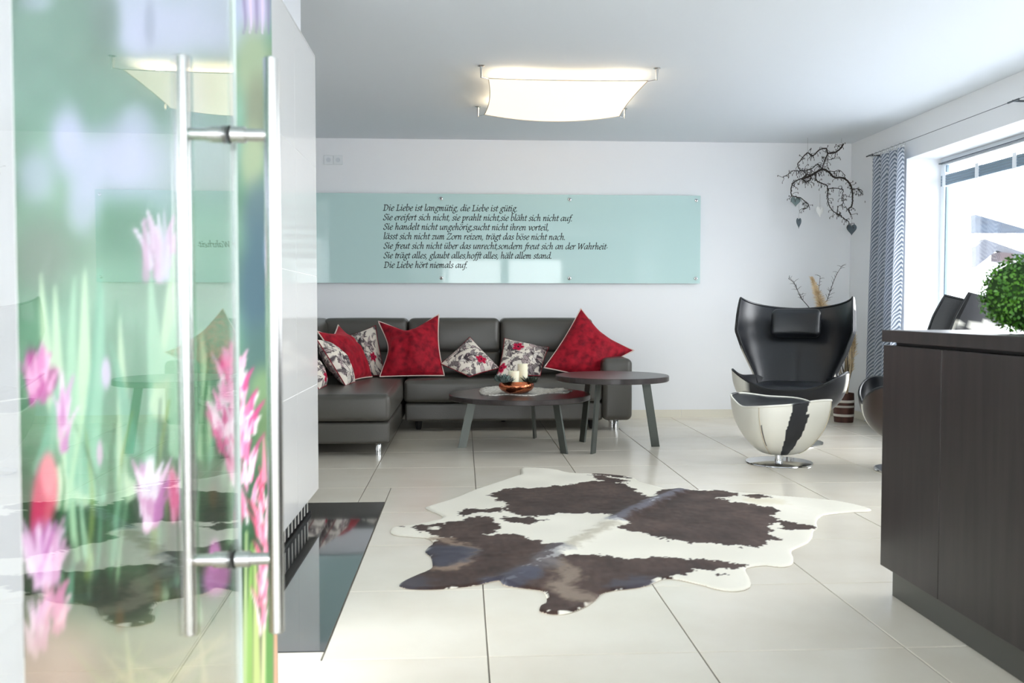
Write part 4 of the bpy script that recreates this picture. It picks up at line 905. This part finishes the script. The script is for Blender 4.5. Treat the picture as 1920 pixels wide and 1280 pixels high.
for i in range(96):
    ph = 2 * math.pi * i / 96; rows.append([((o_r(ph) - .004) * t * math.sin(ph), -(o_r(ph) - .004) * t * math.cos(ph), o_h(ph) * t ** 2 + (1 - t ** 2) * .375 + .012 * (1 - t ** 4)) for t in np.linspace(0.001, 1, 14)])
MB().grid(np.array(rows), True).build('top', M_BLACKL, oc, True, None)
rim = [((o_r(p) - .002) * math.sin(p), -(o_r(p) - .002) * math.cos(p), o_h(p) + .002) for p in np.linspace(0, 2 * math.pi, 120, endpoint=False)]
pm_ = MB().loop_tube(rim, .007, 8); pm_.c = pony(pm_.v, o_fn); pm_.build('piping', M_PONY, oc, True)
for k in range(4):
    ph = A0 + k * math.pi / 2; line = []
    for t in np.linspace(.05, 1, 20):
        r = .09 + (o_r(ph) - .09) * math.sin(t * math.pi / 2) ** .74 + .001; line.append((r * math.sin(ph), -r * math.cos(ph), .062 + (o_h(ph) - .062) * t ** 1.2))
    MB().tube(line, .0035, 6).build('seam', mat('cream_seam', (206, 196, 176), .7), oc, True)

# ================================================================== DRIED GRASS IN THE POT
pt = np.array([3.29, 7.42, 0])
po = empty('plant_pot', tuple(pt)); tag(po, 'brown wooden pot with white bands in the room corner', 'pot')
M_POT = mat('brown_wood_pot', (84, 48, 38), .6, noise=(14, (56, 32, 26), .4, .7, (1, 1, .2)))
prof = [(.078, 0), (.084, .06), (.086, .14), (.082, .25), (.074, .25), (.07, .06), (.01, .05)]
MB().lathe(prof, n=36).build('body', M_POT, po, True, 35)
for z, h, m in ((.05, .022, (214, 208, 198)), (.128, .018, (190, 182, 172)), (.17, .022, (214, 208, 198))):
    r = np.interp(z, [0, .06, .14, .25], [.078, .084, .086, .082]) + .001
    MB().lathe([(r, z), (r + .002, z + .003), (r + .002, z + h - .003), (r, z + h)], n=36).build('band', mat('pot_band_%d' % m[0], m, .6), po, True, 35)
MB().lathe([(.005, .205), (.073, .205), (.073, .209)], n=24).build('soil', mat('soil', (50, 40, 32), .9), po)
M_STRAW = mat('dried_straw', (236, 218, 184), .8, noise=(12, (204, 178, 138), .4, .7)); M_TWIG = mat('dark_twig', (46, 38, 34), .8); M_STEM = mat('grey_stem', (136, 122, 98), .8)
def hair(m, p0, d, n, L_, spread, droop, w=.0014):
    for k in range(n):
        t = random.random(); b = p0 + d * t; a = random.uniform(0, 2 * math.pi); v = np.array([math.cos(a) * spread, math.sin(a) * spread, .55 + .5 * random.random()]); v /= np.linalg.norm(v); l = L_ * (1 - .82 * t) * random.uniform(.6, 1.1)
        e = b + v * l + np.array([0, 0, -droop * l]); s_ = np.cross(v, [random.uniform(-1, 1), random.uniform(-1, 1), .2]); s_ = s_ / (np.linalg.norm(s_) + 1e-9) * w
        m.add([b - s_, b + s_, (b + e) / 2 + s_ * 1.2 + np.array([0, 0, .1 * l]), e, (b + e) / 2 - s_ * 1.2 + np.array([0, 0, .1 * l])], [(0, 1, 2, 4), (4, 2, 3)])
def grass(label, tipx, x, y, Y, plume, n, L_, spread):
    """stem from the pot to the plume"""
    top = np.array(tipx) - pt; g = empty('dried_grass', (pt[0], pt[1], .21)); tag(g, label, 'dried plant', 'dried stems in the pot'); o = np.array([0, 0, .21])
    b = np.array([random.uniform(-.04, .04), random.uniform(-.03, .03), .22]); mid = b * .5 + top * .5 + np.array([.04, 0, -.05])
    line = smooth_line([b - o, mid - o, top - o], 8); MB().tube(line, [.0035 - .002 * i / len(line) for i in range(len(line))], 6).build('stem', M_STEM, g, True)
    m = MB(); k = int(len(line) * (1 - plume)); p0 = line[k]; hair(m, p0, line[-1] - p0, n, L_, spread, .25); pl = m.build('plume', M_STRAW, g); pl['kind'] = 'stuff'; return g
grass('tallest pale feathery pampas plume above the armchair', atY(1521, 520, 7.42), 0, 0, 0, .42, 1700, .15, .95)
grass('shorter pampas plume just above the armchair backrest', atY(1533, 556, 7.40), 0, 0, 0, .35, 1100, .12, 1.1)
grass('upright dried grass plume right behind the armchair wing', atY(1603, 578, 7.40), 0, 0, 0, .50, 900, .08, .45)
grass('low dried grass tuft standing straight above the pot', atY(1597, 622, 7.36), 0, 0, 0, .55, 800, .08, .40)
tb = empty('stem_bundle', (pt[0], pt[1], .21)); tag(tb, 'bundle of straight grey-brown stems rising from the banded pot', 'dried plant', 'dried stems in the pot')
for k in range(22):
    a = random.uniform(0, 6.28); r = .055 * math.sqrt(random.random()); h = random.uniform(.28, .72); tx, ty = r * math.cos(a), r * math.sin(a)
    MB().tube(smooth_line([(tx * .7, ty * .7, 0.005), (tx * 1.0 + .02, ty, h * .5), (tx * 1.5 + .03 * random.uniform(-1, 1.4), ty * 1.4, h)], 5), [.0045 - .0025 * i / 10 for i in range(11)], 6).build('stem', random.choice([M_STEM, M_STRAW, M_STEM, M_TWIG]), tb, True)
def twig(label, pts_, Y):
    g = empty('bare_twig', (pt[0], pt[1], .21)); tag(g, label, 'twig', 'dried stems in the pot'); o = np.array([pt[0], pt[1], .21])
    b = np.array([random.uniform(-.03, .03), random.uniform(-.03, .03), .01]); line = smooth_line([b] + [atY(x, y, Y) - o for x, y in pts_], 6)
    MB().tube(line, [.004 - .0026 * i / len(line) for i in range(len(line))], 6).build('stem', M_TWIG, g, True); m = MB()
    for k in range(26):
        i = random.randrange(int(len(line) * .45), len(line)); p = line[i]; v = np.array([random.uniform(-1, 1), random.uniform(-.6, .6), random.uniform(.0, 1.)]); v = v / np.linalg.norm(v) * random.uniform(.015, .06)
        m.tube([p, p + v * .6 + np.array([0, 0, .004]), p + v], [.0016, .0012, .0006], 4)
    m.build('twiglets', M_TWIG, g)
twig('bare dark twig leaning farthest out over the armchair', [(1530, 600), (1502, 558), (1490, 532), (1478, 522)], 7.45)
twig('bare dark upright twig beside the pampas plume', [(1545, 610), (1535, 560), (1538, 518)], 7.47)
twig('bare dark twig slanting highest towards the hanging hearts', [(1545, 590), (1552, 560), (1566, 520), (1579, 498)], 7.44)

# ================================================================== HANGING BRANCH WITH HEARTS
YW = 7.58
def c6(p, dy=0.): return atY(1460 + p[0] / 4.13, 250 + p[1] / 4.13, YW + dy)
wo = np.array([3.16, YW, 1.7]); br_ = empty('hanging_branch', tuple(wo)); tag(br_, 'twisted dark hazel branch hanging from the ceiling in the corner', 'branch')
MAIN = [([(502, 78), (475, 120), (440, 145), (380, 155), (370, 118), (320, 125), (260, 175), (225, 150), (180, 195), (148, 240), (165, 285)], 2.6), ([(380, 155), (365, 195), (345, 240), (340, 275)], 2.2), ([(180, 350), (240, 330), (290, 300), (340, 278), (390, 300), (430, 340), (500, 345), (550, 390), (570, 450), (572, 510), (565, 560), (540, 590), (560, 630)], 3.6),
        ([(340, 278), (300, 240), (260, 270), (215, 285), (150, 290), (110, 290), (70, 320), (30, 338)], 1.6), ([(180, 350), (130, 370), (100, 410), (98, 470), (125, 490), (170, 500), (210, 530), (230, 550), (215, 580), (180, 585)], 2.0), ([(290, 300), (290, 360), (330, 385), (375, 410), (380, 480), (385, 545), (420, 600), (450, 620), (500, 655), (540, 680), (545, 700)], 2.0),
        ([(375, 430), (430, 425), (480, 430), (500, 440), (490, 500), (500, 540), (460, 570), (450, 630)], 1.5), ([(570, 430), (610, 430), (640, 440), (655, 470), (670, 505)], 1.5), ([(440, 145), (430, 190), (380, 205)], 1.3), ([(340, 278), (420, 295), (470, 285), (520, 330)], 1.3), ([(180, 350), (215, 375), (250, 350), (240, 320), (200, 330), (190, 365)], 2.4), ([(165, 285), (200, 300), (215, 350)], 1.6)]
rb = random.Random(11); tw = MB()
for k, (P, r) in enumerate(MAIN):
    dys = [0.0]
    for _ in P[1:]: dys.append(dys[-1] * .8 + rb.uniform(-.05, .05))
    line = smooth_line([c6(p, d) - wo for p, d in zip(P, dys)], 5) ; L_ = len(line)
    line = line + np.array([[rb.uniform(-.002, .002) for _ in range(3)] for _ in range(L_)])
    MB().tube(line, [r * .0027 * (1 - .45 * i / L_) for i in range(L_)], 7).build('branch', M_TWIG, br_, True)
    for _ in range(int(L_ * .9)):
        p = line[rb.randrange(L_)]; v = np.array([rb.uniform(-1, 1), rb.uniform(-.8, .8), rb.uniform(-1.1, .7)]); v = v / np.linalg.norm(v) * rb.uniform(.02, .06); m1 = p + v * .5 + np.array([rb.uniform(-.012, .012), 0, rb.uniform(-.012, .012)])
        tw.tube(smooth_line([p, m1, p + v], 3), .0017, 4); e = p + v; tw.tube([e, e + np.array([0, 0, -.008]), e + np.array([0, 0, -.016])], [.001, .0035, .0008], 5)
o_ = tw.build('twiglets', M_TWIG, br_); o_['kind'] = 'stuff'
for (x0, yt_) in ((222, 330), (487, 90)):
    a = c6((x0, yt_)) - wo; MB().tube([tuple(a), (a[0], a[1], ZC - wo[2])], .0009, 5).build('cord', mat('thread', (150, 150, 148), .8), br_)
def heart(label, cxp, top, w, h, col, hang):
    """w, h in metres; hung at (cxp, top) by a cord from 'hang' above"""
    p = c6((cxp, top)); H = []
    for t in np.linspace(0, 2 * math.pi, 40, endpoint=False):
        X = 16 * math.sin(t) ** 3; Z = 13 * math.cos(t) - 5 * math.cos(2 * t) - 2 * math.cos(3 * t) - math.cos(4 * t); H.append((X / 32 * w, (Z - 5) / 29 * h))
    g = empty('heart_ornament', tuple(p)); tag(g, label, 'ornament', 'heart ornaments on the branch'); m = MB(); n = len(H); ce = np.mean(H, 0); V = []
    for (s_, d) in ((1., 0.), (.86, .006), (.5, .010)):
        for sg in (-1, 1): V += [(ce[0] + (x - ce[0]) * s_, sg * d, ce[1] + (z - ce[1]) * s_) for x, z in H]
    V += [(ce[0], -.011, ce[1]), (ce[0], .011, ce[1])]; Fq = []
    for lv in range(2):
        for sg in range(2):
            a = (lv * 2 + sg) * n; b = (lv * 2 + 2 + sg) * n; Fq += [(a + i, a + (i + 1) % n, b + (i + 1) % n, b + i) for i in range(n)]
    for sg in range(2): a = (4 + sg) * n; Fq += [(a + i, a + (i + 1) % n, 6 * n + sg) for i in range(n)]
    m.add(V, Fq).build('body', col, g, True, 60); MB().tube([(0, 0, h * .20), (0, 0, h * .3 + hang)], .0009, 5).build('cord', mat('thread', (150, 150, 148), .8), g); return g
heart('grey-green heart ornament snagged on the lowest loop of the branch', 132, 510, .092, .088, mat('heart_green', (112, 128, 128), .7), .02)
heart('white heart ornament hanging from the middle of the branch', 320, 585, .068, .10, mat('heart_white', (232, 232, 228), .7), .10)
heart('slim dark grey heart ornament hanging lowest on its own', 156, 675, .046, .095, mat('heart_dark', (84, 96, 102), .7), .12)
heart('grey felt heart ornament hanging below the branch tip near the curtain', 565, 725, .092, .10, mat('heart_grey', (88, 100, 108), .8), .07)

# ================================================================== CURTAIN
M_CUR = bpy.data.materials.new('zebra_curtain'); M_CUR.use_nodes = True; nt = M_CUR.node_tree; N = nt.nodes; L = nt.links; b = N['Principled BSDF']; b.inputs['Roughness'].default_value = .85
uvn = N.new('ShaderNodeUVMap'); sep = N.new('ShaderNodeSeparateXYZ'); L.new(uvn.outputs[0], sep.inputs[0])
nzc = N.new('ShaderNodeTexNoise'); nzc.inputs['Scale'].default_value = 9; L.new(uvn.outputs[0], nzc.inputs['Vector'])
def mth(op, a, b_=None):
    m = N.new('ShaderNodeMath'); m.operation = op
    for i, v in enumerate((a, b_)):
        if v is None: continue
        if isinstance(v, (int, float)): m.inputs[i].default_value = v
        else: L.new(v, m.inputs[i])
    return m.outputs[0]
zig = mth('PINGPONG', sep.outputs[0], .13)
ph_ = mth('ADD', mth('MULTIPLY', mth('ADD', sep.outputs[1], mth('MULTIPLY', zig, 1.15)), 190), mth('MULTIPLY', nzc.outputs['Fac'], 9))
sn = mth('SINE', ph_); ss = mth('MULTIPLY_ADD', sn, .5); 
rc = N.new('ShaderNodeValToRGB'); rc.color_ramp.elements[0].position = .40; rc.color_ramp.elements[1].position = .62; rc.color_ramp.elements[0].color = rgba((234, 237, 242)); rc.color_ramp.elements[1].color = rgba((146, 157, 172))
mm = mth('ADD', mth('MULTIPLY', sn, .5), .5); L.new(mm, rc.inputs[0]); L.new(rc.outputs[0], b.inputs['Base Color'])
trn = N.new('ShaderNodeBsdfTranslucent'); L.new(rc.outputs[0], trn.inputs[0]); mxs = N.new('ShaderNodeMixShader'); mxs.inputs[0].default_value = .5; L.new(b.outputs[0], mxs.inputs[1]); L.new(trn.outputs[0], mxs.inputs[2]); L.new(mxs.outputs[0], N['Material Output'].inputs[0])
cu = empty('curtain', (3.42, 6.98, 0)); tag(cu, 'grey-blue zebra-striped curtain gathered beside the window', 'curtain')
nu, nv = 120, 40; G = np.zeros((nu, nv, 3)); UV = np.zeros((nu, nv, 2))
for i in range(nu):
    s_ = i / (nu - 1)
    for k in range(nv):
        v = k / (nv - 1); z = .03 + 2.20 * v; y0 = np.interp(v, [0, .45, 1], [6.78, 6.74, 6.70]); y1 = np.interp(v, [0, .45, 1], [7.30, 7.275, 7.23])
        amp = .035 + .012 * (1 - v); w = math.sin(s_ * 2 * math.pi * 4.0 + .6 * math.sin(v * 3)) 
        G[i, k] = (amp * w - (.0 if v < .97 else .0), y1 + (y0 - y1) * (s_ + .018 * math.sin(s_ * 2 * math.pi * 8)) - 6.98, z); UV[i, k] = (s_ * 1.05, z)
mb = MB().grid(G); o = mb.build('fabric', M_CUR, cu, True, None); me = o.data; uvl = me.uv_layers.new(name='UVMap'); uvf = UV.reshape(-1, 2)
for lp_ in me.loops: uvl.data[lp_.index].uv = uvf[lp_.vertex_index]
sd = o.modifiers.new('t', 'SOLIDIFY'); sd.thickness = .0012
for k in range(9):
    y = 7.23 - .53 * k / 8 - 6.98; MB().loop_tube([(.0 + .011 * math.cos(a), y, 2.257 + .016 * math.sin(a)) for a in np.linspace(0, 2 * math.pi, 14, endpoint=False)], .0016, 5).build('hook', M_STEEL, cu, True)
cw = empty('curtain_wire', (3.42, 6.0, 2.266)); tag(cw, 'thin steel curtain wire stretched along the window wall', 'curtain wire')
MB().tube([(0, 1.34, 0), (0, -3.8, 0)], .0022, 6).build('wire', mat('wire_grey', (110, 116, 122), .4, .8), cw)
for y in (1.28, -.66, -2.6, -3.8):
    MB().tube([(.0895, y, 0), (-.006, y, 0)], .007, 12).build('bracket', mat('bracket_grey', (92, 96, 100), .4, .7), cw, True)
    MB().tube([(0, y + .055, 0), (0, y - .055, 0)], .006, 10).build('tensioner', mat('bracket_grey', (92, 96, 100), .4, .7), cw, True)

# ================================================================== COUNTER
ct = empty('counter', (1.83, 1.9, 0)); tag(ct, 'dark stained wood counter with overhanging top', 'counter')
def cp(nm, a, b, m, r=.0015): o = np.array(ct.location); return MB().rbox(np.array(a) - o, np.array(b) - o, r, 1, seg=1).build(nm, m, ct)
CXF, CYE, CYN = 1.432, 2.925, .35
cp('plinth', (CXF + .022, CYN + .02, 0), (2.16, CYE - .045, .094), M_PLINTH)
cp('carcass', (CXF + .02, CYN, .094), (2.2, CYE - .02, .850), M_WENGE)
ys = [CYE, 2.557, 1.95, 1.34, .75, CYN]
for a, b in zip(ys[:-1], ys[1:]): cp('front_panel', (CXF, b + .0012, .094), (CXF + .0195, a - .0012, .850), M_WENGE)
cp('end_panel', (CXF + .0205, CYE - .0195, .094), (2.2, CYE, .850), M_WENGE)
cp('shadow_gap', (CXF + .03, CYN + .02, .850), (2.17, CYE - .03, .8615), M_DARKMETAL)
cp('worktop', (CXF - .004, CYN - .01, .8615), (2.215, CYE + .004, .9015), M_WENGE)
# boxwood ball
bc = np.array([1.612, 2.45, .9015]); bx_ = empty('boxwood_ball', tuple(bc)); tag(bx_, 'bright green clipped boxwood ball on the dark counter', 'plant')
rB = .112
MB().lathe([(.004, .012)] + [(rB * .86 * math.sin(t), rB - rB * .86 * math.cos(t)) for t in np.linspace(.25, 3.0, 14)], n=24).build('core', mat('box_core', (36, 66, 22), .9), bx_, True)
m = MB(); rl = random.Random(5)
for k in range(2600):
    zc = rl.uniform(-1, 1); a = rl.uniform(0, 2 * math.pi); d = np.array([math.sqrt(1 - zc * zc) * math.cos(a), math.sqrt(1 - zc * zc) * math.sin(a), zc]); lump = .9 + .16 * float(vnoise(np.array(a * 2.), np.array(zc * 3.), 2.2, 3)); p = d * rB * rl.uniform(.82, 1.02) * lump + np.array([0, 0, rB])
    t = np.cross(d, [rl.uniform(-1, 1), rl.uniform(-1, 1), rl.uniform(-1, 1)]); t /= np.linalg.norm(t) + 1e-9; dr = d * rl.uniform(.2, .9) + t * .7; dr /= np.linalg.norm(dr); s_ = np.cross(dr, d); s_ /= np.linalg.norm(s_) + 1e-9; l, w = rl.uniform(.009, .014), rl.uniform(.0035, .005)
    if p[2] < .004: continue
    q_ = [p, p + dr * l * .5 + s_ * w, p + dr * l, p + dr * l * .5 - s_ * w]
    if min(v[2] for v in q_) < .001: continue
    m.add(q_, [(0, 1, 2, 3)])
o = m.build('foliage', mat('box_leaf', (92, 150, 44), .45, noise=(30, (52, 104, 28), .4, .65)), bx_); o['kind'] = 'stuff'
